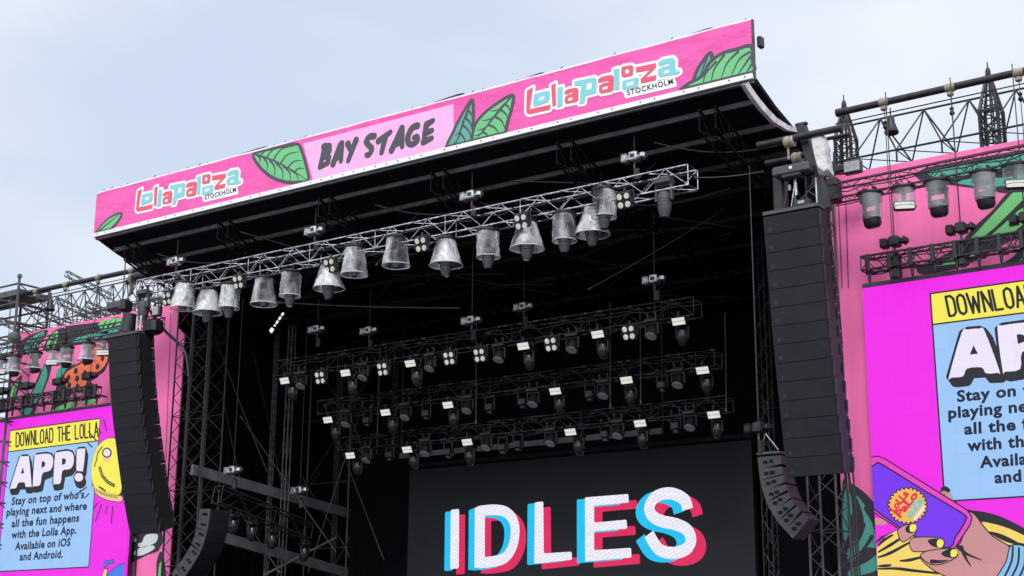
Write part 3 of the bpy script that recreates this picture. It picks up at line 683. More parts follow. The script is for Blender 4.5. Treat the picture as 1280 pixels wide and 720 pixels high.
def poster(t, TL, s):
    F = lambda poly: [TL+(p-TLL)*s for p in poly]
    o = lambda x, z: TL+V((x, z))*s
    A = lambda nm, pls, k, m: art(nm, pls, YS, k, m, t)
    W_, HY, HT = 5.06, .79, 5.14
    A('notice_panel', [[o(0, -HY), o(W_, -HY), o(W_, -HT), o(.16, -HT), o(.03, -HT+.13)]], 2, lblue)
    A('header_panel', [[o(0, 0), o(W_, 0), o(W_, -HY), o(0, -HY)]], 2, lyel)
    rim = []
    for a, b in (((0, 0), (W_, 0)), ((W_, 0), (W_, -HT)), ((W_, -HT), (.16, -HT)), ((.16, -HT), (.02, -HT+.13)), ((.02, -HT+.13), (0, 0)), ((0, -HY), (W_, -HY))): rim += stroke([o(*a), o(*b)], .04*s)
    A('panel_outline', rim, 3, link)
    hd = []
    p0, p1, q0 = F(a6([(123, 290)]))[0], F(a6([(690, 218)]))[0], F(a6([(124, 190)]))[0]
    e1 = (p1-p0)/570; e2 = q0-p0
    x = 0
    for ch in 'DOWNLOAD THE LOLLA':
        wdt = 38 if ch == 'W' else 25
        if ch == ' ': x += 25; continue
        for g_ in GL[ch]: hd += stroke([p0+e1*(x+u*wdt)+e2*v for u, v in g_], .066*s)
        x += wdt+10.2
    A('lettering', hd, 4, link)
    AP = [[(80, 600), (150, 378), (170, 364), (208, 362), (222, 376), (240, 578), (232, 590), (197, 590), (188, 560), (142, 562), (124, 600), (88, 604)],
          [(250, 582), (263, 368), (280, 352), (350, 343), (388, 352), (403, 388), (398, 438), (374, 472), (322, 492), (305, 576), (258, 586)],
          [(404, 566), (417, 348), (432, 335), (500, 323), (543, 334), (558, 372), (553, 424), (528, 458), (472, 472), (458, 562), (412, 570)],
          [(580, 322), (592, 308), (634, 305), (643, 320), (628, 463), (614, 474), (588, 472), (577, 458)],
          [(595+32*math.cos(i*.524), 520+32*math.sin(i*.524)) for i in range(12)]]
    ho = [[(160, 492), (186, 490), (178, 445)], [(318, 402), (330, 400), (345, 412), (340, 438), (315, 450)], [(471, 378), (488, 378), (500, 390), (495, 418), (468, 430)]]
    dk_ = []; wh = []
    for p in AP:
        q = F(a6(p)); wh.append(smooth(q, 3))
        for j in range(5):
            qs = [v+V((.028*j, -.045*j))*s for v in q]; dk_.append(qs)
            for i in range(len(qs)): dk_ += stroke([qs[i], qs[(i+1) % len(qs)]], .15*s, cap=4)
    A('lettering_shade', dk_, 4, link); arts('lettering', wh, YS, 6, lwhite, t); arts('lettering_counter', [F(a6(p)) for p in ho], YS, 7, link, t)
    for body, l, r in (("Stay on top of who's", (48, 430), (345, 401)), ('playing next and where', (27, 475), (356, 448)), ('all the fun happens', (48, 521), (325, 497)), ('with the Lolla App.', (47, 567), (314, 547)), ('Available on iOS', (62, 614), (289, 597)), ('and Android.', (81, 657), (258, 645))):
        b0, b1 = F(a5([l]))[0], F(a5([r]))[0]
        text(body, b0, b1, V((.008, .262*s)), YS, 4, lnavy, t, bold=.036, spacing=1.08)
poster(lr, TLR, .957); poster(ll, TLL, 1.0)
# left: smiling coin
B = lambda nm, pls, k, m: art(nm, pls, YS, k, m, ll)
edge = lambda poly: clip([V(p) for p in poly], 0, LEDX-.01, -1)
coin = edge(smooth(a6([(688, 500), (694, 400), (730, 300), (780, 245), (832, 226), (880, 240), (910, 320), (918, 500), (905, 640), (830, 657), (760, 632), (706, 582)]), 3))
crim = edge(smooth(a6([(700, 585), (760, 636), (830, 660), (910, 660), (910, 700), (820, 692), (745, 660), (705, 618)]), 3))
ol = lambda poly, w_: [edge(q) for i in range(len(poly)) for q in stroke([poly[i], poly[(i+1) % len(poly)]], w_, cap=4)]
B('coin_outline', ol(coin, .055)+ol(crim, .05), 2, link); B('coin_rim', [crim], 3, lpeach); B('coin_face', [coin], 4, lyel)
B('coin_lines', [edge(q) for s_ in ([(755, 440), (775, 505), (815, 550), (865, 578)], [(745, 445), (765, 512), (808, 562), (860, 590)], [(745, 590), (775, 612)], [(765, 600), (795, 625)], [(712, 440), (730, 380)], [(725, 400), (735, 340), (770, 290)]) for q in stroke(a6(s_), .05)]
  + [edge(q) for i in range(14) for q in stroke(a6([(712+i*13, 600+i*5.2-max(0, i-6)*2.5), (712+i*13, 622+i*6.2-max(0, i-6)*3.2)]), .03)], 5, link)
B('coin_eye', [edge(a6([(806+37*math.cos(i*.524), 336+39*math.sin(i*.524)) for i in range(12)]))], 6, link)
B('coin_eye', [edge(a6([(777, 352), (778, 395), (800, 405), (830, 398), (836, 352)]))], 5, lpeach)
B('coin_eye', [edge(a6([(806+27*math.cos(i*.524), 336+29*math.sin(i*.524)) for i in range(12)]))], 7, lwhite)
B('ray_lines', [edge(q) for s_ in ([(783, 88), (803, 170)], [(668, 178), (726, 242)], [(665, 265), (696, 294)], [(744, 158), (760, 190)], [(572, 652), (655, 595)], [(640, 676), (672, 644)]) for q in stroke(a6(s_), .05)]
  + [q for s_ in ([(102, 310), (78, 346)], [(126, 318), (92, 410)], [(156, 325), (150, 370)], [(188, 330), (180, 422)]) for q in stroke(b4(s_), .05)], 8, link)
blob = edge(smooth(b4([(150, 740), (170, 700), (205, 668), (240, 655), (262, 650), (262, 760)]), 3))
B('blue_shape', ol(blob, .05), 2, link); B('blue_shape', [blob], 3, lblu2)
hm = b4([(136, 672), (140, 640), (188, 630), (190, 643), (156, 650), (153, 662)])
B('bent_pipe_drawing', ol(hm, .05), 2, link); B('bent_pipe_drawing', [hm], 3, lblu2)
st_ = b4([(140, 680), (156, 684), (148, 724), (126, 724)]); B('bent_pipe_drawing', ol(st_, .06), 2, link); B('bent_pipe_drawing', [st_], 4, lpeach)

# right: hand with phone
H = lambda nm, pls, k, m: (art if 'outline' in nm or 'crease' in nm or 'lines' in nm else arts)(nm, cl(pls), YS, k, m, lr)
h = lambda pts: sz(Z1(pts, 4.5, 1040, 560))
ring = lambda poly, w_: [q for i in range(len(poly)) for q in stroke([poly[i], poly[(i+1) % len(poly)]], w_, cap=4)]
cl = lambda pls: [clip([V(p) for p in q], 0, -13.295, 1) for q in pls]
hair1 = h([(255, 560), (300, 500), (380, 450), (480, 430), (620, 480), (720, 560), (700, 740), (200, 740)])
H('hair', [hair1], 1, lgold)
H('hair_outline', cl([q for s_ in ([(250, 530), (300, 490), (385, 445), (440, 440)], [(262, 585), (330, 545), (400, 500)], [(262, 615), (330, 590), (440, 530)], [(385, 635), (440, 630), (510, 612)], [(262, 680), (360, 678), (460, 690), (600, 705)], [(262, 550), (290, 520), (340, 490)], [(262, 665), (330, 660)]) for q in stroke(smooth(h(s_), 3, False), .04, .05, .075)]), 2, link)
hr2 = smooth(h([(680, 310), (760, 345), (860, 360), (960, 390), (1080, 450), (1200, 520), (1200, 700), (1000, 620), (900, 500), (800, 420)]), 3)
H('hair_outline', [hr2], 1, link)
H('hair', [smooth(h(p), 3) for p in ([(840, 420), (900, 425), (1000, 455), (1110, 510), (1110, 545), (1070, 535), (980, 520), (900, 490)], [(880, 470), (960, 500), (1040, 545), (1000, 545), (920, 520)])], 2, lgold)
H('hair_outline', [smooth(h([(880, 470), (940, 480), (1010, 510), (1065, 545), (1000, 535), (930, 505)]), 3)], 3, link)
H('background_patch', [h([(232, 440), (380, 452), (300, 490), (240, 500)])], 2.5, magenta)
H('finger', [smooth(h([(240, 395), (290, 402), (310, 430), (240, 430)]), 3)], 3, lskin)
thumb = smooth(h([(612, 262), (625, 240), (655, 245), (690, 300), (740, 360), (690, 350), (640, 300)]), 3)
H('thumb_outline', ring(thumb, .05), 2, link); H('thumb', [thumb], 3, lskin); H('nail', [smooth(h([(612, 250), (618, 222), (645, 216), (668, 238), (655, 250), (630, 240)]), 3)], 4, link)
palm = smooth(h([(760, 365), (800, 375), (850, 440), (905, 500), (1010, 570), (990, 640), (930, 720), (900, 745), (690, 730), (600, 700), (530, 650), (505, 605), (600, 560), (700, 560), (740, 500), (735, 430)]), 3)
H('hand_outline', ring(palm, .055), 4, link); H('hand', [palm], 5, lskin)
phone = [(200, 55), (228, 55), (262, 50), (300, 66), (760, 352), (786, 390), (778, 428), (690, 560), (655, 570), (640, 560), (380, 452), (240, 360), (180, 320)]
ph = h(phone)
H('phone_outline', cl(ring(ph, .06)), 6, link); H('phone_body', [ph], 7, lpnk)
pi_ = smooth(h([(200, 120), (232, 108), (255, 92), (285, 98), (500, 232), (735, 372), (750, 398), (742, 425), (690, 505), (655, 560), (480, 500), (360, 425), (240, 340), (190, 300)]), 2)
H('phone_outline', cl(ring(pi_, .07)), 8, link); H('phone_screen', [pi_], 9, lvio)
c_ = h([(428, 325)])[0]; rd = (h([(540, 325)])[0]-c_).length; ry_ = abs(h([(428, 222)])[0].y-c_.y); n = 26
burst = [c_+V((math.cos(i*math.pi/n)*rd, math.sin(i*math.pi/n)*ry_))*(1.0 if i % 2 else .86) for i in range(2*n)]
H('emblem_outline', ring(burst, .05), 10, link); H('emblem', [burst], 11, lsun)
u_ = (h([(470, 265)])[0]-h([(372, 390)])[0]).normalized(); v_ = V((-u_.y, u_.x))
for body, off, l0, l1, mt_ in (('LoLLa', .19, -.34, .24, lred), ('PaLo', .0, -.34, .36, lred), ('oZa', -.19, -.20, .34, lteal)):
    text(body, c_+u_*l0+v_*(off-.05), c_+u_*l1+v_*(off-.05), v_*.165, YS, 12, mt_, lr, bold=.05)
H('emblem_bar', stroke([c_+u_*-.14-v_*.33, c_+u_*.22-v_*.33], .06), 12, lwhite)
for fi, (f_, na, ti) in enumerate((([(380, 490), (378, 462), (410, 440), (455, 432), (475, 450), (470, 480), (440, 505), (400, 526)], [(418, 452), (440, 432), (470, 432), (484, 452), (460, 480), (425, 474)], (460, 452)),
     ([(445, 545), (450, 518), (490, 505), (600, 508), (632, 525), (625, 560), (580, 575), (480, 582), (455, 572)], [(545, 520), (590, 510), (625, 520), (630, 545), (605, 562), (565, 550)], (614, 538)),
     ([(515, 620), (512, 598), (560, 580), (680, 568), (708, 590), (700, 615), (640, 645), (570, 655)], [(622, 592), (660, 570), (700, 568), (715, 590), (700, 620), (640, 612)], (692, 594)))):
    q = smooth(h(f_), 3); H('finger_outline', ring(q, .05), 12+3*fi, link); H('finger', [q], 13+3*fi, lskin)
    H('nail', [smooth(h(na), 3)], 14+3*fi, link); H('nail_tip', [smooth(h([(ti[0]-14, ti[1]-18), (ti[0]+14, ti[1]-20), (ti[0]+20, ti[1]+2), (ti[0]+6, ti[1]+20), (ti[0]-16, ti[1]+16)]), 3)], 15+3*fi, lyel)
H('hand_crease', [q for s_ in ([(735, 560), (760, 620), (790, 668)], [(720, 560), (770, 600), (850, 632)], [(570, 640), (620, 640), (660, 632)]) for q in stroke(smooth(h(s_), 3, False), .10, .02)], 24, link)
br = smooth(h([(1005, 560), (1040, 548), (1090, 560), (1160, 620), (1160, 760), (930, 760), (950, 700), (985, 640)]), 3)
H('bracelet_outline', ring(br, .055), 6, link); H('bracelet', [br], 7, lsky)
H('bracelet_lines', [q for k in range(4) for q in stroke(smooth(h([(1020+k*34, 556+k*8), (1012+k*36, 640+k*12), (965+k*38, 740+k*6)]), 3, False), .045)], 8, link)

# ------------------------------------------------------------------ main screen
YM = 40.0
tl, tr = PY(512, 590, YM), PY(939, 548, YM)
ms = thing('main_led_screen', 'large dark led screen at the rear of the stage showing IDLES', 'led screen', ((tl.x+tr.x)/2, YM, 2.2))
MB().box(((tl.x+tr.x)/2, YM+.08, (2.2+8.45)/2), (tr.x-tl.x, .16, 8.45-2.2)).build('screen_face', screenblk, ms, True)
MB().box(((tl.x+tr.x)/2, YM+.27, (2.2+8.4)/2), (tr.x-tl.x-.1, .2, 6.1)).build('cabinet_backs', black, ms, True)
MB().tube((tl.x, YM+.2, 8.62), (tr.x, YM+.2, 8.62), .08).build('hanging_bar', black, ms, True)
def ledtext(name, c, dots):
    mt = led(name, c, .86, .03)
    if dots:                                     # rows of separate diodes give a fine woven look
        n = mt.node_tree; b = n.nodes['Principled BSDF']
        t = n.nodes.new('ShaderNodeTexCoord'); m_ = n.nodes.new('ShaderNodeMapping'); m_.inputs['Rotation'].default_value = (0, R(24), 0); m_.inputs['Scale'].default_value = (1, 1, 1)
        w1 = n.nodes.new('ShaderNodeTexBrick'); w1.inputs['Scale'].default_value = 1; w1.inputs['Brick Width'].default_value = .30; w1.inputs['Row Height'].default_value = .10; w1.inputs['Color1'].default_value = (.93, .92, 1, 1); w1.inputs['Color2'].default_value = (.84, .84, .95, 1); w1.inputs['Mortar'].default_value = (.66, .66, .78, 1); w1.inputs['Mortar Size'].default_value = .022; w1.inputs['Mortar Smooth'].default_value = 1.0
        sp = n.nodes.new('ShaderNodeSeparateXYZ'); cx = n.nodes.new('ShaderNodeCombineXYZ')
        n.links.new(t.outputs['Object'], m_.inputs['Vector']); n.links.new(m_.outputs['Vector'], sp.inputs[0]); n.links.new(sp.outputs['X'], cx.inputs['X']); n.links.new(sp.outputs['Z'], cx.inputs['Y']); n.links.new(cx.outputs[0], w1.inputs['Vector'])
        for l in list(n.links):
            if l.to_socket == b.inputs['Emission Color']: n.links.remove(l)
        n.links.new(w1.outputs['Color'], b.inputs['Emission Color'])
    return mt
iw = ledtext('led_band_white', (242, 240, 252), True); ic = ledtext('led_band_cyan', (30, 196, 246), False); ir = ledtext('led_band_red', (226, 42, 96), False)
z3 = lambda pts: xz(Z1(pts, 3.556, 540, 590), YM)
def rounded(poly, r):
    o = []; n = len(poly)
    for i in range(n):
        a, b, c = poly[i-1], poly[i], poly[(i+1) % n]
        d1 = (a-b); d2 = (c-b); k = min(r, d1.length*.45, d2.length*.45); p, q = b+d1.normalized()*k, b+d2.normalized()*k
        for t in (0, .33, .67, 1): o.append(p*(1-t)**2+b*2*t*(1-t)+q*t*t)
    return o
Lt = {'I': ([rounded(z3([(85, 168), (122, 164), (120, 428), (82, 432)]), .06)], (-29, 10), (29, 25)),
      'L': ([rounded(z3([(458, 135), (496, 131), (498, 362), (622, 354), (624, 390), (456, 408)]), .06)], (-33, 7), (33, 24)),
      'E': ([rounded(z3([(681, 113), (874, 98), (876, 136), (722, 150), (722, 225), (866, 212), (869, 252), (722, 264), (722, 348), (886, 337), (888, 380), (682, 398)]), .05)], (-36, 9), (35, 26))}
dpath = smooth(z3([(213, 174), (270, 168), (325, 176), (360, 210), (371, 262), (360, 330), (325, 382), (270, 398), (213, 404)]), 3, False)
Lt['D'] = (stroke(dpath, .35, cap=5)+[rounded(z3([(192, 158), (236, 154), (236, 420), (190, 427)]), .05), z3([(200, 155), (290, 149), (290, 191), (200, 195)]), z3([(200, 381), (270, 377), (280, 417), (200, 424)])], (-30, 11), (30, 25))
spath = smooth(z3([(1138, 166), (1122, 122), (1062, 95), (1000, 108), (968, 152), (978, 192), (1020, 218), (1085, 232), (1135, 258), (1152, 302), (1132, 342), (1075, 360), (1010, 344), (965, 276)]), 4, False)
Lt['S'] = ([q for q in stroke(spath, .37, cap=0)], (-36, 15), (38, 27))
unit = z3([(540, 220), (641, 220), (540, 321)]); ex = (unit[1]-unit[0])/101; ez = (unit[2]-unit[0])/101
for kk, (nm, idx, mt_) in enumerate((('lettering', 2, ir), ('lettering', 1, ic), ('lettering', 0, iw))):
    for ch in 'IDLES':
        pls, a, b = Lt[ch]; o = V((0, 0)) if idx == 0 else (ex*a[0]+ez*a[1] if idx == 1 else ex*b[0]+ez*b[1])
        art(nm, [[p+o for p in q] for q in pls], YM, 2+kk, mt_, ms)

glossblack = mat('gloss_black_plastic', (.022, .022, .026), .25, var=.3)
# ================================================================== TOWERS AND MASTS
def tower(label, cx, cy, w_, z1, mt, cat='lattice tower', name='lattice_tower', rc=.032, rw=.014, bay=.62):
    return truss(name, label, cat, (cx, cy, 0), (cx, cy, z1), w_, w_, mt, bay=bay, rc=rc, rw=rw)
pR0, pR1 = PY(1010, 650, 33), PY(1050, 650, 33)
tower('lattice tower holding up the right side of the roof below the tall speaker array', (pR0.x+pR1.x)/2, 33.3, .72, 14.3, steel)
tower('black lattice tower at the left edge of the stage opening', PY(224, 600, 33).x, 33.2, .72, 14.0, black)
tower('darker lattice tower just inside the left stage edge', PY(247, 560, 34).x, 34.3, .8, 13.8, darksteel)
tower('slim lattice mast in the left wing, nearest the hanging side speakers', PY(338, 600, 38).x, 38, .10, 13.6, steel, 'mast', 'lattice_mast', .022, .012, .3)
tower('slim lattice mast left of the main screen, in the deep left wing', PY(420, 600, 40.5).x, 40.5, .11, 13.6, darksteel, 'mast', 'lattice_mast', .018, .01, .35)
tower('slim lattice mast next to the left edge of the main screen', PY(490, 620, 41).x, 41, .11, 13.4, darksteel, 'mast', 'lattice_mast', .018, .01, .35)
tower('pair of close scaffold tubes forming a thin black mast in the left wing', PY(357, 600, 37.2).x, 37.2, .18, 13.5, steel, 'mast', 'lattice_mast', .02, .008, 1.2)
tower('thin dark mast hanging from the roof behind the right tall speakers', PY(940, 300, 37).x, 37.5, .3, 13.8, darksteel, 'mast', 'lattice_mast', .02, .012, .45)
for lab, a, b in (('upper grey side beam behind the left wing truss', (240, 587), (500, 660)), ('lower grey side beam behind the left wing truss', (262, 667), (520, 741))):
    p, q = PX(a[0], a[1], -36.6), PX(b[0], b[1], -36.6)
    t = thing('side_beam', lab, 'beam', p); d = (q-p); rot = d.to_track_quat('Y', 'Z').to_matrix()
    MB().box((p+q)/2, (.14, d.length, .34), rot).build('rail', greybeam, t, True)
p, q = PX(330, 719, -36), PX(420, 672, -36)
t = thing('side_brace', 'short grey diagonal brace low in the left wing', 'brace', p); MB().tube(p, q, .04).build('tube', greybeam, t, True)
for lab, a, b, Y in (('thin wire slanting from the roof corner past the left side truss', (258, 392), (334, 590), 35), ('thin wire slanting beside it, ending lower at the mast', (300, 360), (360, 640), 37.5), ('long thin wire running across under the left front lights', (345, 378), (575, 385), 32.5),
                     ('slack wire crossing the dark roof space above the right side lights', (735, 362), (905, 262), 35), ('wire brace crossing between the left masts', (372, 480), (318, 690), 38.2), ('wire brace rising from the left stage floor to the masts', (290, 720), (400, 590), 39.3), ('wire stretched from the right end of the front truss to the roof side', (868, 222), (955, 214), 31), ('wire under the roof above the front truss centre', (470, 332), (545, 236), 31.8)):
    p, q = PY(a[0], a[1], Y), PY(b[0], b[1], Y+.4)
    t = thing('steel_wire', lab, 'wire', p); n = 10
    MB().path([p.lerp(q, i/n)-V((0, 0, .05*math.sin(math.pi*i/n))) for i in range(n+1)], .016, 5).build('strand', wire, t, True, True)
    MB().tube(p, p.lerp(q, .03), .035, 6).build('turnbuckle', steel, t, True)

# ================================================================== FIXTURE PROTOTYPES (hang from the origin, face -Y)
def yoke(mb, w_, h_, th=.035, dp=.09):
    mb.bbox((-w_/2, 0, -h_/2), (th, dp, h_), .01); mb.bbox((w_/2, 0, -h_/2), (th, dp, h_), .01); mb.bbox((0, 0, -.02), (w_+th, dp, .05), .01)
def movinghead(parent, z, s=1.0, bm=black, tilt=0.0, hm=None, prof=None):
    """base, yoke, head under z"""
    base = MB().bbox((0, 0, z-.07*s), (.36*s, .30*s, .14*s), .03*s).build('base', bm, parent, smooth=True)
    mb = MB(); mb.bbox((-.17*s, 0, z-.30*s), (.05*s, .12*s, .36*s), .02*s); mb.bbox((.17*s, 0, z-.30*s), (.05*s, .12*s, .36*s), .02*s); mb.bbox((0, 0, z-.155*s), (.38*s, .13*s, .05*s), .015*s)
    mb.build('yoke', bm, parent, smooth=True)
    rot = Matrix.Rotation(tilt, 3, 'X')
    if prof == 'drum':
        hd = MB().lathe([(.10*s, .12*s), (.165*s, .08*s), (.18*s, 0), (.18*s, -.15*s), (.165*s, -.19*s), (.14*s, -.22*s)], (0, 0, z-.42*s), 20, rot).build('head', hm or bm, parent, smooth=True)
        c = V((0, 0, z-.42*s))+rot @ V((0, 0, -.22*s)); MB().lathe([(.135*s, .004), (.12*s, -.02*s), (.05*s, -.03*s)], c, 18, rot).build('lens', lensdark, hd, smooth=True)
        MB().lathe([(.182*s, .02*s), (.20*s, .005*s), (.182*s, -.012*s)], V((0, 0, z-.42*s))+rot @ V((0, 0, -.02*s)), 20, rot, cap=False).build('head_ring', silver, hd, smooth=True); return hd
    if prof == 'bean':
        hd = MB().lathe([(.05*s, .17*s), (.12*s, .14*s), (.165*s, .05*s), (.175*s, -.06*s), (.155*s, -.18*s), (.11*s, -.27*s), (.07*s, -.30*s)], (0, 0, z-.36*s), 20, rot).build('head', glossblack, parent, smooth=True)
        c = V((0, 0, z-.36*s))+rot @ V((0, 0, -.30*s)); MB().lathe([(.066*s, .004), (.06*s, -.015*s)], c, 14, rot).build('lens', lensdark, hd); return hd
    hd = MB().lathe([(.07*s, .13*s), (.115*s, .10*s), (.14*s, 0), (.14*s, -.20*s), (.125*s, -.30*s), (.10*s, -.36*s), (.09*s, -.40*s)], (0, 0, z-.40*s), 18, rot).build('head', hm or bm, parent, smooth=True)
    c = V((0, 0, z-.40*s))+rot @ V((0, 0, -.40*s))
    l = MB().lathe([(.08*s, .004), (.082*s, -.008*s)], c, 16, rot).build('lens', lensdark, hd)
    r = MB()
    for k in range(3): r.lathe([(.143*s, .02*s), (.149*s, .01*s), (.143*s, 0)], V((0, 0, z-.40*s))+rot @ V((0, 0, -.05*s-.06*s*k)), 18, rot, cap=False)
    r.build('cooling_rib', bm, hd)
    return hd
def clampm(parent):
    mb = MB()
    for x in (-.13, .13): mb.bbox((x, 0, .05), (.05, .07, .14), .015); mb.tube((x, -.05, .1), (x, .05, .1), .035, 8)
    mb.bbox((0, 0, -.02), (.36, .12, .03), .008)
    return mb.build('clamp', black, parent)
def crumple(mb, a, rnd=random.Random(21)):
    for p in mb.v:
        s_ = a*(.4+.6*abs(math.sin(p.z*9))); p.x += rnd.uniform(-s_, s_); p.y += rnd.uniform(-s_, s_); p.z += rnd.uniform(-s_, s_)*.7
    return mb
def domed(nm, t_, b_, h_, headz, hs, pm, rim=True, ringm=black, strobe=False):
    o = thing(nm, 'moving light under a clear rain dome', 'stage light')
    clampm(o)
    MB().lathe([(t_/2+.025, 0), (t_/2+.03, -.03), (t_/2+.015, -.07), (t_/2-.03, -.075)], (0, 0, 0), 24).build('dome_cap', ringm, o, smooth=True)
    pr = []
    for i in range(9):
        u = i/8; pr.append((t_/2+(b_-t_)/2*u**1.25, -.06-h_*u))
    d_ = crumple(MB().lathe(pr, (0, 0, 0), 26, cap=False, wob=.03), .016 if pm is clearp else .004).build('rain_dome', pm, o, smooth=pm is not clearp)
    if rim: MB().lathe([(b_/2-.004, -.045-h_), (b_/2+.012, -.06-h_), (b_/2-.004, -.075-h_)], (0, 0, 0), 30, cap=False, wob=.035).build('dome_rim', rimp, d_, smooth=True)
    if strobe:
        MB().bbox((0, 0, -.2), (.10, .1, .3), .02).build('yoke', black, o)
        MB().bbox((0, 0, -.46), (.50, .16, .24), .03, Matrix.Rotation(-.25, 3, 'X')).build('strobe_body', black, o)
        MB().bbox((0, -.085, -.475), (.45, .02, .17), .008, Matrix.Rotation(-.25, 3, 'X')).build('strobe_panel', lampglow, o)
    else: movinghead(o, headz, hs, hm=gcab if pm is clearp else None, prof=None if pm is clearp or nm is None else 'drum', tilt=.25 if pm is not clearp else 0)  # front heads coloured lighter to stand for sky light on them
    return o
P_flare = domed('domed_light', .52, .92, .70, -.17, 1.12, clearp)
P_cone = domed('domed_light', .56, .80, .78, -.10, 1.0, clearp)
P_strt = domed('domed_light', .58, .64, .70, -.20, 1.08, clearp)
P_wing = domed('domed_light', .58, .50, .60, -.12, 1.16, wingp, rim=False)
P_wfl = domed('domed_light', .46, .66, .56, -.10, 1.02, wingp)
P_wst = domed('domed_strobe', .54, .54, .44, -.1, 1, wingp, strobe=True)

def P_head():
    o = thing('moving_light', 'bare moving light', 'stage light'); clampm(o); movinghead(o, -.03, 1.25, gcab); return o
P_bare = P_head()
def blinder(lit):
    o = thing('blinder_light', 'four lamp blinder', 'stage light'); mb = MB(); rot = Matrix.Rotation(.3, 3, 'X')
    MB().bbox((0, 0, .0), (.06, .06, .12), .01).build('clamp', black, o)
    b = MB().bbox((0, .02, -.28), (.44, .16, .44), .03, rot); b.build('housing', black, o)
    y = MB(); y.bbox((-.245, .02, -.20), (.03, .06, .34), .008); y.bbox((.245, .02, -.20), (.03, .06, .34), .008); y.bbox((0, .02, -.04), (.52, .06, .03), .008); y.build('yoke', black, o)
    for x in (-.105, .105):
        for z in (-.105, .105):
            c = V((0, .02, -.28))+rot @ V((x, -.085, z))
            l = MB().lathe([(.092, -.02), (.092, .012), (.082, .012)], c, 14, rot @ Matrix.Rotation(R(90), 3, 'X')).build('lamp', black, o)
            MB().lathe([(.01, .03), (.05, .026), (.075, .016), (.080, .008)], c, 14, rot @ Matrix.Rotation(R(90), 3, 'X')).build('reflector', lensglow, l, smooth=True)
    return o
P_bl = blinder(True)
def strobe():
    o = thing('strobe_light', 'white strobe panel', 'stage light'); rot = Matrix.Rotation(.45, 3, 'X')
    y = MB(); y.bbox((0, 0, .03), (.05, .05, .18), .01); y.tube((-.06, 0, .11), (.06, 0, .11), .02, 6); y.build('clamp', black, o)
    MB().bbox((0, .06, -.13), (.42, .12, .24), .02, rot).build('housing', black, o)
    MB().bbox((0, .06, -.13)+V((0, 0, 0)) if False else V((0, .06, -.13))+rot @ V((0, -.066, 0)), (.385, .014, .20), .005, rot).build('panel', lampglow, o)
    b = MB()
    for x in (-.2, .2): b.bbox(V((0, .06, -.13))+rot @ V((x, -.07, 0)), (.012, .02, .22), .004, rot)
    b.bbox(V((0, .06, -.13))+rot @ V((0, -.07, .115)), (.412, .02, .014), .004, rot)
    b.build('panel_frame', black, o)
    MB().bbox(V((0, .06, -.13))+rot @ V((0, -.0755, 0)), (.37, .006, .012), .002, rot).build('flash_tube', dimlens, o)
    return o
P_st = strobe()
def spot():
    o = thing('spot_light', 'dark moving spot', 'stage light'); clampm(o); movinghead(o, -.02, 1.0, black, .12, prof='bean'); return o
P_sp = spot()
def wash():
    o = thing('wash_light', 'moving wash light', 'stage light'); clampm(o)
    MB().bbox((0, 0, -.10), (.42, .30, .13), .03).build('base', black, o, smooth=True)
    y = MB(); y.bbox((-.2, 0, -.32), (.05, .12, .36), .02); y.bbox((.2, 0, -.32), (.05, .12, .36), .02); y.bbox((0, 0, -.18), (.44, .12, .05), .01); y.build('yoke', black, o, smooth=True)
    rot = Matrix.Rotation(-.5, 3, 'X')
    hd = MB().lathe([(.08, .14), (.14, .12), (.165, .04), (.175, -.10), (.178, -.16)], (0, 0, -.40), 20, rot).build('head', black, o, smooth=True)
    MB().lathe([(.165, .004), (.16, -.012), (.10, -.022)], V((0, 0, -.40))+rot @ V((0, 0, -.158)), 20, rot).build('lens', dimlens, hd, smooth=True)
    return o
P_wa = wash()
def frame_l():
    o = thing('profile_light', 'dark square yoked light', 'stage light'); clampm(o)
    y = MB(); yoke(y, .34, .42); y.build('yoke', black, o)
    hd = MB().bbox((0, 0, -.34), (.27, .30, .24), .04).build('head', black, o, smooth=True)
    MB().lathe([(.10, .05), (.11, -.04), (.09, -.05)], (0, 0, -.48), 16).build('lens_tube', black, hd, smooth=True)
    return o
P_fr = frame_l()
def hoist(nm, mt, hookm):
    o = thing(nm, 'chain hoist', 'chain hoist')
    b = MB(); b.bbox((-.24, 0, 0), (.20, .26, .21), .04); b.bbox((.26, 0, .01), (.16, .24, .19), .05); b.bbox((0, 0, 0), (.60, .14, .10), .03)
    b.build('motor', mt, o, smooth=True); MB().bbox((.02, -.01, .01), (.24, .30, .25), .03).build('gearbox', mt, o)
    r = MB()
    for k in range(4): r.bbox((-.31+.045*k, 0, 0), (.014, .28, .23), .004)
    r.bbox((-.24, 0, 0), (.16, .27, .03), .004); r.build('cooling_fin', mt, o)
    m_ = MB(); m_.bbox((.02, -.165, .01), (.12, .01, .10), .003); m_.build('nameplate', black, o)
    ch = MB()
    for k in range(3): ch.lathe([(.012, 0), (.02, .03), (.012, .06)], (0, 0, .13+.06*k), 6)
    ch.build('chain_guide', black, o)
    MB().tube((0, 0, -.12), (0, 0, -.30), .03, 8).build('hook', hookm, o)
    MB().bbox((.05, .02, -.46), (.18, .18, .40), .06).build('chain_bag', black, o, smooth=True)
    return o
P_hs = hoist('chain_hoist', silver, steel); P_hb = hoist('chain_hoist', black, steel)
def chain_up(o, z):                              # chain from the hoist to the roof
    MB().tube((0, 0, .12), (0, 0, z-o.location.z), .014, 5).build('chain', wire, o)

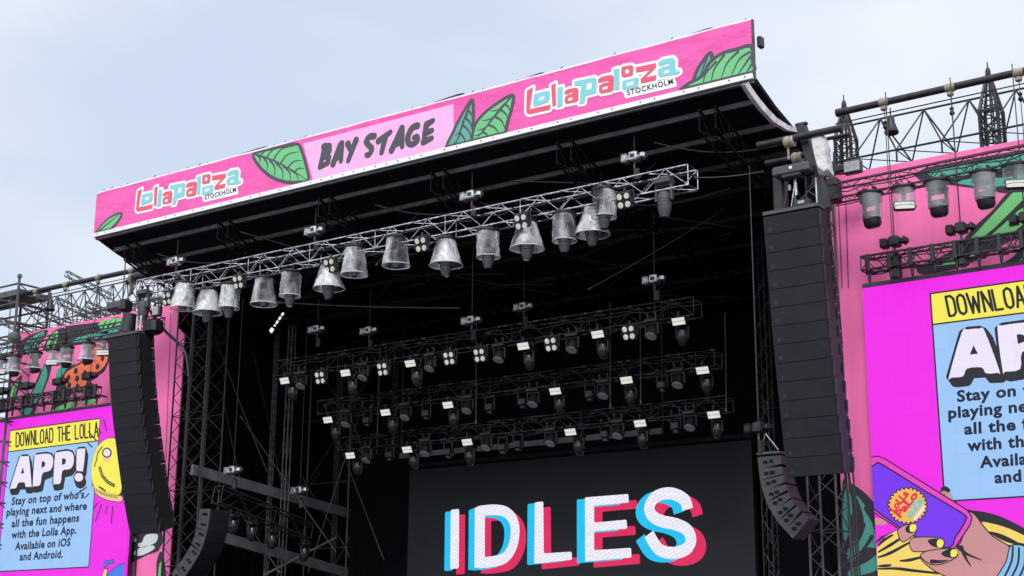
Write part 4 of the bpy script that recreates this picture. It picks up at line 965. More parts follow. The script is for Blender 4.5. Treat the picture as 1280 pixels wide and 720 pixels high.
# ================================================================== FRONT TRUSS AND ITS LIGHTS
YT = 30.8
A, B_ = PY(178, 366, YT), PY(866, 217, YT)
zt = (A.z+B_.z)/2
truss('front_truss', 'long silver truss hanging under the roof front with a row of domed lights', 'lighting truss', (A.x, YT, zt), (B_.x, YT, zt), .5, .52, alu, .62, .026, .012, cables=True, glint_sleeves=silver)
G = 'domed lights along the front truss'
fl = [(231, 353, P_cone), (261, 361, P_flare), (288, 355, P_strt), (331, 346.5, P_cone), (364, 339, P_strt), (412, 329, P_flare), (444, 308, P_cone), (496, 296, P_cone), (558, 298, P_flare), (610.5, 287.5, P_strt), (659, 276, P_flare), (705.5, 266, P_strt), (740, 258.5, P_flare), (755, 236, P_strt)]
DESC = ['leftmost domed light on the front truss, beside the last of the pink strip', 'second domed light from the left on the front truss, flared skirt and hanging head', 'third domed light from the left on the front truss, straight sleeve', 'fourth domed light from the left on the front truss, tapered skirt', 'fifth domed light from the left on the front truss, short straight sleeve',
        'flared domed light hanging just under the blinder, sixth from the left on the front truss', 'tapered domed light, seventh from the left on the front truss', 'tapered domed light below the S of BAY STAGE, eighth on the front truss', 'flared domed light with a long head at mid front truss, ninth from the left', 'straight domed light, tenth from the left on the front truss',
        'flared domed light below the blinder, eleventh from the left on the front truss', 'straight domed light, twelfth from the left on the front truss', 'flared domed light partly behind a straight one near the right truss end', 'straight domed light overlapping a flared one near the right truss end']
for i, ((x, y, p), d) in enumerate(zip(fl, DESC)):
    q = PY(x, y, YT+(.2 if i == 12 else -.22)); place(p, q, d, G, rz=random.uniform(-.6, .6))
q = PY(830, 222, YT-.2); place(P_bare, q, 'uncovered grey moving light at the right end of the front truss')
BN = ['four lamp blinder at the left end of the front truss', 'four lamp blinder between the third and fourth domed lights of the front truss', 'four lamp blinder in front of the sixth domed light of the front truss', 'four lamp blinder between tapered and flared domed lights at mid front truss', 'four lamp blinder above the eleventh domed light of the front truss', 'four lamp blinder near the right end of the front truss']
for (x, y), d in zip([(211, 362), (300, 341), (414, 320), (528, 293), (653, 264), (781, 237)], BN):
    q = PY(x, y, YT-.45); place(P_bl, q, d, 'blinders on the front truss')
HN = ['silver chain hoist above the left end of the front truss', 'silver chain hoist above the left half of the front truss, below the round leaf', 'silver chain hoist above the middle of the front truss', 'silver chain hoist above the right end of the front truss']
for (x, y), d in zip([(221, 327), (394, 289), (590, 245), (793, 197)], HN):
    q = PY(x, y, YT); o = place(P_hs, q, d, 'chain hoists holding the front truss'); chain_up(o, rz_(YT)-.2)

# ================================================================== UPSTAGE TRUSSES
def row(Y, L, Rr, dy, nm, hl):
    a, b = PY(*L, Y), PY(*Rr, Y); z = (a.z+b.z)/2
    truss('lighting_truss', nm, 'lighting truss', (a.x, Y, z), (b.x, Y, z), .45, hl, dimalu, .6, .024, .011, cables=True, glint_sleeves=steel)
ROWS = [
 ('upper', 34.7, (348, 462), (872, 385), .5, dict(
   strobe=[(356, 470), (432, 460), (513, 448), (654, 426), (747, 411), (848, 394.5)], spot=[(367, 475), (442, 468), (522, 455), (662, 433), (754, 419), (853, 401)],
   wash=[(378, 463), (456, 452), (539, 440), (625, 428), (716, 415), (815, 397)], bl=[(402, 461), (480, 450), (563, 436), (601, 432), (690, 418), (787, 403)])),
 ('middle', 36.5, (403, 508), (898, 452), .45, dict(
   strobe=[(410, 519), (482, 509.5), (560, 500), (694, 482.5), (783, 468.5), (878, 456)], spot=[(421, 526), (492, 516), (568, 507), (700, 489), (789, 478), (884, 463)],
   wash=[(434, 511), (508, 502), (585, 493), (667, 484), (755, 473), (848, 459)], fr=[(460, 513), (534, 504), (613, 496), (654, 489), (738, 479), (828, 467)])),
 ('lower', 37.4, (428, 556), (912, 506), .42, dict(
   strobe=[(438, 563.5), (509, 556), (584, 546.5), (713, 533.5), (800, 522.5), (892, 511.5)], spot=[(448, 569), (518, 561), (588, 555), (724, 541), (804, 532), (897, 519)],
   wash=[(460, 556), (533, 547), (609, 539), (689, 533), (773, 523), (863, 512)], fr=[(488, 556), (561, 552), (629, 546), (648, 542), (757, 529), (845, 518)])),
]
for nm, Y, L, Rr, hl, d in ROWS:
    row(Y, L, Rr, 0, f'{nm} of the three dark trusses hanging above the main screen', hl)
    for kind, lst in d.items():
        pr, cat, lab, dy = {'strobe': (P_st, 'strobe_light', 'white lit strobe panel', -.42), 'spot': (P_sp, 'spot_light', 'dark bullet shaped moving spot', -.1), 'wash': (P_wa, 'wash_light', 'moving wash light with pale round lens', -.2), 'bl': (P_bl, 'blinder', 'four lamp blinder with bright lamps', -.36), 'fr': (P_fr, 'profile', 'small dark square yoked light', -.1)}[kind]
        for i, (x, y) in enumerate(lst):
            q = PY(x, y, Y+dy); place(pr, q, f'{lab}, {ordn(i, len(lst))} from the left on the {nm} upstage truss', f'{lab}s on the {nm} upstage truss', rz=random.uniform(-.2, .2) if kind in ('spot', 'wash') else 0)
for x, y, Y, d in [(590, 401, 34.7, 'silver chain hoist on the upper upstage truss, left of its middle'), (818, 350, 34.7, 'chain hoist high above the right end of the upper upstage truss'), (397, 412, 36, 'dark chain hoist hanging in the roof above the left end of the upper upstage truss'), (462, 414, 36.5, 'small hoist in the dark roof above the second blinder of the upper upstage truss'), (655, 384, 37, 'small hoist in the dark roof above the middle upstage truss')]:
    q = PY(x, y, Y); o = place(P_hs, q, d, 'chain hoists over the upstage trusses'); chain_up(o, rz_(Y)-.2)
t = thing('pale_rail', 'pale grey rail glimpsed behind the lights of the lower upstage truss', 'rail', (-26, 39.2, 8.75))
a, b = PY(500, 577, 39.2), PY(828, 531, 39.2)
MB().box((a+b)/2, (b.x-a.x, .1, .17)).build('bar', greybeam, t, True); MB().tube((a.x, 39.25, (a.z+b.z)/2), (a.x, 39.25, 13.8), .015).build('drop_wire', wire, t, True); MB().tube((b.x, 39.25, (a.z+b.z)/2), (b.x, 39.25, 13.8), .015).build('drop_wire', wire, t, True)
for i, (x, y0, y1, Y, d) in enumerate([(595, 458, 530, 36, 'drop wire between upper and middle upstage trusses below the silver hoist'), (763, 440, 510, 36.2, 'pale pole between the upper and middle upstage trusses right of centre'), (801, 450, 505, 36.2, 'thin drop wire from the middle upstage truss near its right end'), (908, 455, 515, 37, 'thin drop wire beside the right end of the middle upstage truss')]):
    p, q = PY(x, y0, Y), PY(x, y1, Y); t = thing('drop_wire', d, 'wire', q); MB().tube(p+V((0, 0, 1.5)), q, .018).build('strand', wire, t, True); MB().tube(q, q+V((0, 0, .12)), .03).build('shackle', steel, t, True)

# glowing segments on an added backing stand in for daylight through a gap
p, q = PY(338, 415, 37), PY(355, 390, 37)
t = thing('daylight_streak', 'short slanted streak of daylight made of glowing segments in the dark left roof space', 'daylight streak', p)
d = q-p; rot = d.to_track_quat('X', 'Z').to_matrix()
MB().box((p+q)/2+V((0, .06, 0)), (d.length+.1, .08, .12), rot).build('streak_backing', black, t, True)
MB().tube(q+V((0, .06, 0)), q+V((.35, .5, .9)), .03).build('streak_arm', steel, t, True); MB().tube(p+V((0, .06, 0)), p+V((-.1, .4, 1.5)), .02).build('streak_arm', steel, t, True)
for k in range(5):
    c = p.lerp(q, (k+.45)/5); MB().bbox(c, (d.length/5*(.72 if k else .95), .06, .16 if k < 1 else .09), .02, rot).build('lamp', led('daylight_glow', (250, 250, 252)) if k == 0 else MATS['daylight_glow'], t, True)  # each piece glows as part of the daylight streak, no real lamp

# ================================================================== LEFT INTERIOR SIDE TRUSS
p, q = PX(272, 618, -35.6), PX(385, 664, -35.6)
truss('side_truss', 'short dark truss with four lights in the left wing beside the small speaker array', 'lighting truss', p, q, .4, .55, darksteel, .6, .03, .014)
for i, u in enumerate((.18, .38, .60, .97)):
    c = p.lerp(q, u)-V((0, 0, .38)); place(P_sp, c, f'{ordn(i, 4)} dark moving light from the left on the side truss of the left wing', 'lights on the left side truss', rz=R(80))
for x, y, d in [(292, 588, 'chain hoist with dark bag over the left end of the left side truss'), (375, 613, 'chain hoist over the right end of the left side truss')]:
    o = place(P_hs, PX(x, y, -35.6), d, 'chain hoists over the left side truss'); chain_up(o, 13.9)

# scaffold frame standing in the dark left wing
t = thing('braced_scaffold', 'dim cross braced scaffold frame standing deep in the left wing', 'scaffold', PY(400, 719, 40.8))
xs = [PY(x, 600, 40.8).x for x in (262, 300, 346, 384, 436, 470)]; l = MB()
for x in xs: MB().tube((x, 40.8, 1.6), (x, 40.8, 13.4), .035, 7).build('post', steel, t, True)
for k, z in enumerate((3.6, 6.0, 8.4, 10.8)):
    l.tube((xs[0], 40.8, z), (xs[-1], 40.8, z), .024)
    for i in range(5):
        a_, b_ = (xs[i], xs[i+1]) if (i+k) % 2 else (xs[i+1], xs[i]); l.tube((a_, 40.75, z), (b_, 40.75, z+2.4), .018, 5)
l.build('bracing', steel, t, True)
for i, (a, b, Y, d) in enumerate([((300, 520), (420, 690), 36.6, 'thin wire brace falling right from the left wing hoist towards the stage floor'), ((455, 500), (385, 716), 37.0, 'thin wire brace falling left from the lower upstage truss end'), ((350, 716), (300, 640), 36, 'short wire brace at the bottom of the left wing'), ((262, 420), (300, 600), 36.4, 'wire falling steeply beside the inner left tower'), ((405, 505), (480, 700), 38.6, 'wire brace falling from the middle upstage truss end to the screen edge')]):
    p, q = PY(a[0], a[1], Y), PY(b[0], b[1], Y+.5); t = thing('steel_wire', d, 'wire', p); MB().tube(p, q, .014, 5).build('strand', steel, t, True); MB().tube(p, p.lerp(q, .03), .035, 6).build('turnbuckle', steel, t, True)
# ================================================================== SPEAKER ARRAYS
acab = mat('satin_black_cabinet', (.040, .042, .048), .6, var=.3, vscale=6)
def array(name, label, path, n, ux, wid, dep, gm, cm, front_n, badge=False, handles=False, gap=.012, taper=.045):
    """cabinets along path (front top edge -> front bottom edge); ux: unit vector across the front; front_n(t): outward front normal from tangent"""
    pts = [V(p) for p in path]; L = sum((b-a).length for a, b in zip(pts, pts[1:]))
    def at(s):
        for a, b in zip(pts, pts[1:]):
            l = (b-a).length
            if s <= l+1e-6: return a.lerp(b, s/l)
            s -= l
        return pts[-1]
    t = thing(name, label, 'speaker array', pts[0]); ux = V(ux)
    for i in range(n):
        a, b = at(L*i/n), at(L*(i+1)/n); tg = (b-a).normalized(); h_ = (b-a).length; nn = front_n(tg); bk = -nn
        a2, b2 = a, b; k = taper
        vs = []
        for dd, kk in ((0, 0), (dep*(.72 if not handles else .3), .004), (dep, k)):
            vs += [a2+bk*dd+tg*kk, a2+ux*wid+bk*dd+tg*kk, b2+ux*wid+bk*dd-tg*kk, b2+bk*dd-tg*kk]
        fs = [(0, 1, 2, 3), (11, 10, 9, 8)]
        for r_ in (0, 4): fs += [(r_+j, r_+4+j, r_+4+(j+1) % 4, r_+(j+1) % 4) for j in range(4)]
        c = MB().add(vs, fs).build('cabinet', cm, t, True)
        g0 = nn*.018; e = ux*.02
        gv = [a2+e+g0+tg*gap, a2+ux*wid-e+g0+tg*gap, b2+ux*wid-e+g0-tg*gap, b2+e+g0-tg*gap, a2+e+nn*.003, a2+ux*wid-e+nn*.003, b2+ux*wid-e+nn*.003, b2+e+nn*.003]
        MB().add(gv, [(0, 1, 2, 3), (7, 6, 5, 4), (0, 4, 5, 1), (1, 5, 6, 2), (2, 6, 7, 3), (3, 7, 4, 0)]).build('grille', gm, c, True)
        if badge:
            q = a2+ux*.10+g0+nn*.003+tg*(h_*.62); MB().add([q, q+ux*.10, q+ux*.10+tg*.09, q+tg*.09], [(0, 1, 2, 3)]).build('badge', darksteel, c, True)
        for side in ((ux*wid, ux),) if not handles else ((V((0, 0, 0)), -ux), ):
            o, sn = side
            mid = a2+o+tg*(h_*.5)
            if handles:
                for u in (.34, .62):
                    q = mid+bk*dep*u*.9+sn*.004; r_ = MB().box(q, (.11 if abs(bk.x) > .5 else .02, .02 if abs(bk.x) > .5 else .11, .075), None); r_.build('handle', deep, c, True)
            else:
                for u in (.06, .90): MB().bbox(mid+bk*dep*u+sn*.02, (.03, .07, h_*.9 if u < .5 else h_*.6), .008).build('rigging_plate', darksteel, c, True)
                MB().bbox(mid+bk*(dep*.98)+sn*.01, (.05, .05, .04), .01).build('rear_pin', silver, c, True)
    return t
def fn(tg): return V((0, tg.z, -tg.y)).normalized() if True else None
nR = [PX(*p_, -14.22) for p_ in [(954, 272), (960, 342), (966, 420), (972, 482), (978, 540), (984, 597)]]
array('speaker_array', 'tall straight black speaker array hanging on the right of the stage', nR, 14, (1, 0, 0), 1.36, .62, grille, cabmat, fn, badge=True, taper=.014)
nL = [PX(*p_, -37.13) for p_ in [(135, 424), (137, 480), (141, 525), (147, 572), (152.5, 612), (158, 645), (163, 668)]]
array('speaker_array', 'tall black speaker array curving at its foot on the left of the stage', nL, 15, (1, 0, 0), 1.38, .68, grille, cabmat, fn, gap=.010, taper=.016)
Ys = 32.0
sR = [PY(*p_, Ys) for p_ in [(947, 572), (950, 600), (957, 626), (970, 650), (991, 673)]]
array('small_speaker_array', 'small curved speaker array of eight cabinets below the tall right array', sR, 8, (0, 1, 0), .62, .60, grille, acab, lambda tg: V((tg.z, 0, -tg.x)).normalized() if False else V((-abs(tg.z), 0, tg.x*(1 if tg.z < 0 else -1)*-1)).normalized(), handles=True, taper=.035)
sL = [PY(*p_, Ys) for p_ in [(263, 636), (260, 660), (252, 687), (240, 708), (222, 732)]]
array('small_speaker_array', 'small curved speaker array of eight cabinets low in the left wing', sL, 8, (0, 1, 0), .85, .48, grille, acab, lambda tg: V((abs(tg.z), 0, tg.x*-1*-1)).normalized(), handles=True, taper=.03)

# rigging of the right tall array: two cantilever pipes, hoist, frame
def xpipe(label, a, x1, r, mt=black, name='support_pipe', caps=True):
    a = V(a); b = V((x1, a.y, a.z)); t = thing(name, label, 'pipe', a)
    MB().tube(a, b, r, 14).build('tube', mt, t, True, True)
    for p_, s_ in ((a, 1), (b, -1)): MB().tube(p_+V((-.01*s_, 0, 0)), p_+V((.06*s_, 0, 0)), r*1.12, 14).build('end_collar', mt, t, True, True)
    return t
pa = PY(948, 182, 30.2); xpipe('upper black pipe reaching left over the tall right speakers', pa, PY(1052, 150, 30.2).x, .085)
pb = PY(958, 204, 30.9); xpipe('lower black pipe reaching left over the tall right speakers', pb, PY(1036, 190, 30.9).x, .07)
pc = PY(1008, 216, 30.6); xpipe('short black pipe behind the white rag on the right tower', pc, PY(1042, 206, 30.6).x, .10)
t = thing('slant_post', 'slanting black post between the pink wall and the tall right speakers', 'post', PY(1028, 250, 30.5))
a, b = PY(1002, 158, 30.5), PY(1034, 262, 30.5); MB().box((a+b)/2, (.24, .2, (a-b).length), (b-a).to_track_quat('Z', 'Y').to_matrix()).build('beam', black, t, True)
MB().bbox(a+V((0, 0, .05)), (.3, .12, .08), .02).build('head_plate', black, t, True)
t = thing('cloth_rag', 'pale grey tarpaulin bundle tied beside the right tower top', 'tarpaulin', PY(1024, 205, 30.25))
rg = MB(); pts = [(1011, 168), (1022, 160), (1030, 172), (1033, 192), (1037, 215), (1030, 219), (1021, 216), (1016, 196)]
c0 = [PY(x, y, 30.2) for x, y in pts]; rr = random.Random(5); rings = []
N = len(c0); cc = sum(c0, V())/N
for s_, k in ((.0, .75), (.10, 1), (.22, 1), (.32, .7)):
    rings += [cc+(p_-cc)*k*(1+rr.uniform(-.10, .10))+V((0, s_, 0)) for p_ in c0]
fs = [(r_*N+i, r_*N+(i+1) % N, (r_+1)*N+(i+1) % N, (r_+1)*N+i) for r_ in range(3) for i in range(N)]+[tuple(range(N)), tuple(range(4*N-1, 3*N-1, -1))]
rg.add(rings, fs); rg.build('sheet', canvas, t, True, True)
for i, (x, y, Y) in enumerate(((985, 178, 30.2), (995, 198, 30.9))):
    c = PY(x, y, Y); t = thing('sling', ('beige sling round the upper pipe over the tall right speakers', 'beige sling round the lower pipe over the tall right speakers')[i], 'sling', c)
    m_ = MB(); m_.lathe([(.135, -.07), (.15, 0), (.135, .07)], c, 12, Matrix.Rotation(R(90), 3, 'Y')); m_.lathe([(.13, -.04), (.142, 0), (.13, .04)], c+V((.12, 0, 0)), 12, Matrix.Rotation(R(90), 3, 'Y')); m_.build('loop', sling, t, True, True)
    MB().tube(c-V((0, 0, .1)), c-V((0, 0, .42)), .03, 6).build('strap', sling, t, True)
c = PY(991, 213, 30.2)
t = thing('rigging_frame', 'grey box hoist hanging above the tall right speakers', 'hoist', c)
MB().bbox(c, (.92, .34, .22), .03).build('housing', gcab, t, True); MB().bbox(c+V((0, -.02, -.15)), (.5, .28, .14), .04).build('motor', black, t, True)
MB().box(c+V((.02, -.172, .02)), (.07, .01, .06)).build('sticker', whitev, t, True)
for dx in (-.12, .06): MB().tube(c+V((dx, 0, -.2)), PY(986+dx*50, 258, 30.2), .016, 5).build('chain', silver if dx > 0 else wire, t, True)
MB().tube(c+V((.06, 0, -.3)), c+V((.06, 0, -.62)), .03, 6).build('chain', silver, t, True)
MB().tube(c+V((-.1, 0, -.34)), c+V((-.1, 0, -.47)), .035, 8).build('hook', sling, t, True)
c = PY(982, 262, 30.3)
t = thing('array_bumper', 'black top frame of the tall right speakers with a small box on it', 'rigging frame', c)
cx = -13.54; zt2 = nR[0].z+.06
MB().box((cx, 30.32, zt2+.03), (1.38, .64, .08)).build('frame', gcab, t, True); MB().bbox((cx+.2, 30.3, zt2+.18), (.42, .34, .22), .05).build('control_box', black, t, True); MB().bbox((cx+.22, 30.12, zt2+.19), (.16, .01, .07), .004).build('sticker', dimlens, t, True)
MB().bbox((cx-.45, 30.5, zt2+.55), (.3, .3, 1.0), .05).build('chain_bag', black, t, True); MB().tube((cx+.5, 30.4, zt2), (cx+.5, 30.4, zt2+.8), .03).build('strut', silver, t, True)
# rigging of the small right array
c = PY(944, 548, 32)
o = place(P_hb, PY(948, 535, 32), 'black chain hoist above the small right speaker array'); chain_up(o, 14)
t = thing('hanging_bridle', 'orange hooked chain bridle holding the small right speaker array', 'bridle', c)
a = PY(948, 545, 32); b = PY(949, 568, 32); e_ = PY(973, 562, 32); f_ = PY(957, 542, 32)
m_ = MB(); m_.tube(f_, b, .014, 5); m_.tube(f_, e_, .014, 5); m_.build('chain', silver, t, True); MB().tube(a, b, .02, 5).build('strap', orange, t, True); MB().bbox((b+e_)/2+V((0, .4, -.03)), (.62, .9, .07), .02).build('frame', gcab, t, True)
# rigging of the left tall array
c = PY(150, 383, 30.3)
t = thing('array_hoist', 'large grey and black hoist standing on the tall left speakers', 'hoist', c)
MB().bbox(c+V((-.05, 0, .0)), (.74, .5, .30), .06).build('motor', gcab, t, True, True); MB().bbox(c+V((.25, 0, -.02)), (.34, .46, .42), .08).build('gearbox', black, t, True, True)
a, b = PY(163, 392, 30.3), PY(159, 415, 30.3); MB().tube(a, b, .21, 10, .28).build('chain_bag', black, t, True, True); MB().tube(c+V((.1, 0, .1)), c+V((.1, 0, 1.6)), .02).build('chain', wire, t, True)
MB().tube(c+V((.4, 0, .3)), c+V((.55, .1, .75)), .03).build('hook', steel, t, True)
q = PY(181, 362, 30.5); place(P_bare, q, 'bare grey moving light hanging above the tall left speakers'); 
t = thing('flood_light', 'small square flood light hanging by the pink strip, right of the tall left speakers', 'flood light', PY(197, 382, 30.5))
c = PY(197, 389, 30.5); MB().bbox(c, (.30, .18, .34), .03).build('housing', gcab, t, True); MB().bbox(c+V((0, -.10, 0)), (.25, .02, .28), .006).build('glass', dimlens, t, True); y_ = MB(); y_.box(c+V((0, 0, .26)), (.36, .04, .03)); y_.box(c+V((-.17, 0, .13)), (.02, .04, .28)); y_.box(c+V((.17, 0, .13)), (.02, .04, .28)); y_.build('yoke', black, t, True)
t = thing('array_bumper', 'black top frame of the tall left speakers with white shackles', 'rigging frame', PY(165, 417, 30.3))
cx = -36.45; zt3 = nL[0].z+.05; MB().box((cx, 30.34, zt3+.03), (1.40, .68, .08)).build('frame', gcab, t, True); MB().bbox((cx+.85, 30.5, zt3+.25), (.6, .5, .5), .1).build('cable_box', black, t, True, True)
for dx in (.55, .72): MB().tube((cx+dx, 30.1, zt3+.1), (cx+dx, 30.1, zt3+.55), .035).build('shackle', silver, t, True)
t = thing('cable_loom', 'thick black cable bundle drooping from the left roof corner to the tower', 'cables', PY(190, 395, 30.9))
for k in range(3):
    MB().path(smooth([PY(x+k*2, y+k*2.5, 30.9+.1*k) for x, y in [(186, 386), (193, 398), (203, 410), (214, 420), (223, 428), (232, 442), (236, 470)]], 4, False), .035, 6).build('cable', cablem, t, True, True)
t = thing('cable_loom', 'black cables hanging down the right edge of the tall right speakers', 'cables', PY(1030, 300, 30.8))
for k, X in enumerate((1029, 1033, 1037)):
    MB().path([PY(X+(y-260)*.085+1.2*math.sin(y*.03+k), y, 31.2) for y in range(256, 740, 24)], .022, 5).build('cable', cablem, t, True, True)
t = thing('cable_loom', 'pale tape flecked cable along the rear of the tall right speakers', 'cables', PY(1038, 400, 30.9))
MB().path([PY(1031+(y-290)*.075, y, 31.4) for y in range(290, 600, 20)], .028, 5).build('cable', dimlens, t, True, True)

# ================================================================== WING RIGGING
def ridge(label, x0, x1, Yc, zr, zb, bay, mt, off=0, half=.55):
    """triangular ridge truss: one top chord, two bottom chords, doubled webs"""
    t = thing('ridge_truss', label, 'roof truss', ((x0+x1)/2, Yc, zb)); r = .028
    MB().tube((x0, Yc, zr), (x1, Yc, zr), r).build('chord', mt, t, True); MB().tube((x0, Yc-half, zr-.10), (x1, Yc-half, zr-.10), r*.6).build('chord', mt, t, True)
    for s_ in (-1, 1): MB().tube((x0, Yc+s_*half, zb), (x1, Yc+s_*half, zb), r).build('chord', mt, t, True)
    lac = MB(); n = int((x1-x0)/bay)+1; x = x0+off
    while x < x1-.05:
        xn = min(x+bay/2, x1); xm = min(x+bay, x1)
        for s_ in (-1, 1):
            lac.tube((x, Yc+s_*half, zb), (xn, Yc, zr), r*.8); lac.tube((xn, Yc, zr), (xm, Yc+s_*half, zb), r*.8)
        lac.tube((x, Yc-half, zb), (x, Yc+half, zb), r*.6); lac.tube((x, Yc-half, zb), (xm, Yc+half, zb), r*.5); lac.tube((x, Yc-half, zb), (x, Yc-half, zb-.32), r*.9)
        x = xm
    lac.build('lacing', mt, t, True)
    return t
ridge('black ridge truss with wide W bracing over the right pink scrim', -14.05, -4.0, 34.7, 15.58, 14.45, 1.16, darksteel, .42)
ridge('grey lattice ridge truss over the left printed scrim', -47.4, -38.6, 34.7, 15.5, 14.35, .8, steel, .1)
ridge('second grey lattice ridge truss further behind over the left printed scrim', -47.4, -38.6, 36.6, 15.3, 14.2, .72, steel, .3, .5)
def bigpipe(label, a, b, mt):
    a, b = V(a), V(b); t = thing('top_pipe', label, 'pipe', a)
    MB().tube(a, b, .09, 16).build('tube', mt, t, True, True)
    MB().tube(a-V((.02, 0, 0)), a+V((.10, 0, 0)), .105, 16).build('end_collar', mt, t, True, True)
    return t
bigpipe('thick black pipe running along the top of the right wing', (-13.72, 33.5, 15.50), (-4, 33.5, 15.56), darksteel)
bigpipe('thick black pipe running along the top of the left wing', (-47.3, 33.5, 15.40), (-39.2, 33.5, 15.37), darksteel)
xpipe('thin black pipe joining the right tower head to the roof corner', (-15.0, 33.2, 14.75), -13.3, .05)
def pipesling(label, x, z, drop, hook=True):
    c = V((x, 33.5, z)); t = thing('sling', label, 'sling', c); m_ = MB()
    for dx in (-.06, .06): m_.lathe([(.10, -.06), (.12, 0), (.10, .06)], c+V((dx, 0, 0)), 12, Matrix.Rotation(R(90), 3, 'Y'))
    m_.bbox(c-V((0, .03, .18)), (.16, .14, .14), .04); m_.build('loop', sling, t, True, True)
    MB().tube(c-V((0, 0, .2)), c-V((0, 0, drop)), .012, 5).build('chain', wire, t, True)
    if hook:
        h_ = MB(); h_.lathe([(.02, .12), (.06, .08), (.035, .02), (.07, -.05), (.02, -.12)], c-V((0, 0, .62)), 8); h_.build('hook', black, t, True)
for (x, y), d in zip([(1105, 128), (1188, 112), (1273, 91)], ['beige sling round the right top pipe, nearest the stage', 'beige sling round the right top pipe between the two pointed tower heads', 'beige sling round the right top pipe at the picture edge, past the taller tower head']):
    q = PY(x, y, 33.5); pipesling(d, q.x, 15.52, 4.2 if 'edge' not in d else 2.2)
for (x, y), d in zip([(14, 370), (46, 363), (83, 355), (124, 346), (165, 338)], ['first beige sling from the left round the left top pipe', 'second beige sling from the left round the left top pipe', 'third beige sling from the left round the left top pipe', 'fourth beige sling from the left round the left top pipe', 'last beige sling on the left top pipe, next to the roof corner']):
    q = PY(x, y, 33.5); pipesling(d, q.x, 15.39, 1.2, False)
def towerhead(label, c, ztip, zs, zb, w_, mt):
    t = thing('tower_head', label, 'tower head', (c[0], c[1], zb)); x, y = c[0], c[1]
    cs = [(-1, -1), (1, -1), (1, 1), (-1, 1)]
    for a, b in cs:
        MB().tube((x+a*w_/2, y+b*w_/2, 0), (x+a*w_/2, y+b*w_/2, zs), .05).build('post', mt, t, True)
        MB().tube((x+a*w_/2, y+b*w_/2, zs), (x+a*.025, y+b*.025, ztip), .05, 6, .024).build('spire_leg', mt, t, True)
    l = MB()
    z = zb-1.2
    while z < zs:
        for i in range(4):
            a, b = cs[i], cs[(i+1) % 4]
            l.tube((x+a[0]*w_/2, y+a[1]*w_/2, z), (x+b[0]*w_/2, y+b[1]*w_/2, z+.3), .018, 5); l.tube((x+a[0]*w_/2, y+a[1]*w_/2, z+.3), (x+b[0]*w_/2, y+b[1]*w_/2, z+.3), .018, 5)
        z += .32
    for k in (.25, .5): 
        for i in range(4):
            a, b = cs[i], cs[(i+1) % 4]; zz = zs+(ztip-zs)*k; s_ = w_/2*(1-k)+.025*k; l.tube((x+a[0]*s_, y+a[1]*s_, zz), (x+b[0]*s_, y+b[1]*s_, zz), .014, 5)
    l.tube((x, y, zb-.2), (x, y, ztip), .02); l.tube((x-w_*.3, y-w_/2-.02, zb-.3), (x-w_*.12, y-.06, ztip-.15), .022); l.tube((x+w_*.3, y-w_/2-.02, zb-.3), (x+w_*.12, y-.06, ztip-.15), .022)
    l.build('lacing', mt, t, True)
    MB().lathe([(.055, ztip-.08), (.07, ztip+.0), (.045, ztip+.08), (.018, ztip+.12), (.016, ztip+.24), (.008, ztip+.27)], (x, y, 0), 10).build('finial', mt, t, True, True)
    MB().bbox((x, y-w_/2-.02, zs), (w_+.1, .05, .09), .01).build('collar', mt, t, True)
towerhead('pointed black tower head beside the stage roof, right wing', (-13.93, 34.5), 16.11, 15.12, 14.45, .42, darksteel)
towerhead('pointed black tower head near the right picture edge', (-10.15, 34.5), 16.13, 15.05, 14.45, .44, darksteel)
def loudhorn(label, x, y, Y):
    c = PY(x, y, Y); t = thing('hanging_lamp', label, 'lamp', c); MB().lathe([(.05, .28), (.09, .22), (.10, .10), (.15, -.05), (.19, -.16), (.17, -.20)], c, 14).build('shade', black, t, True, True); MB().tube(c+V((0, 0, .25)), c+V((0, 0, .5)), .02).build('hook', black, t, True)
loudhorn('black bell shaped lamp hanging in the right ridge truss', 1114, 158, 34.3); loudhorn('black bell shaped lamp hanging in the left ridge truss', 63, 382, 34.3)
t = thing('flood_light', 'square flood light with clear plastic cover on the right tower head', 'flood light', PY(1067, 207, 33))
c = PY(1066, 209, 33); MB().bbox(c, (.46, .22, .34), .03).build('housing', gcab, t, True); MB().bbox(c+V((.02, -.13, -.02)), (.40, .03, .26), .01).build('glass', dimlens, t, True); MB().bbox(PY(1052, 212, 33), (.30, .3, .2), .04).build('driver_box', black, t, True)

# upper lighting trusses of the wings with domed lights
Yw = 32.5
truss('lighting_truss', 'black truss with clear domed lights across the right pink scrim', 'lighting truss', (-13.55, Yw, 13.02), (-4.2, Yw, 13.12), .40, .36, black, .42, .026, .011, cables=True)
truss('lighting_truss', 'black truss with clear domed lights across the left printed scrim', 'lighting truss', (-47.6, Yw, 12.95), (-37.6, Yw, 12.95), .40, .36, black, .42, .026, .011, cables=True)
t = thing('truss_end_box', 'black box on the end of the right domed light truss, by the tall speakers', 'box', PY(1043, 240, Yw)); MB().bbox(PY(1042, 238, Yw), (.30, .4, .62), .05).build('casing', black, t, True); MB().tube(PY(1042, 222, Yw), PY(1042, 190, Yw), .02).build('strap', wire, t, True)
GR, GL_ = 'clear domed fixtures on the right wing truss', 'clear domed fixtures on the left wing truss'
for (x, y, p_), d in zip([(1087.5, 241, P_wing), (1129, 234, P_wst), (1171, 226, P_wing), (1229, 215, P_wing), (1268, 206, P_wst)],
        ['clear domed moving light nearest the stage on the right wing truss', 'clear domed white strobe, second on the right wing truss', 'clear domed moving light with long head, third on the right wing truss', 'clear domed moving light in front of the green leaf on the right wing truss', 'clear domed white strobe at the picture edge on the right wing truss']):
    place(p_, PY(x, y, Yw-.05), d, GR, rz=random.uniform(-.5, .5) if p_ is P_wing else R(25))
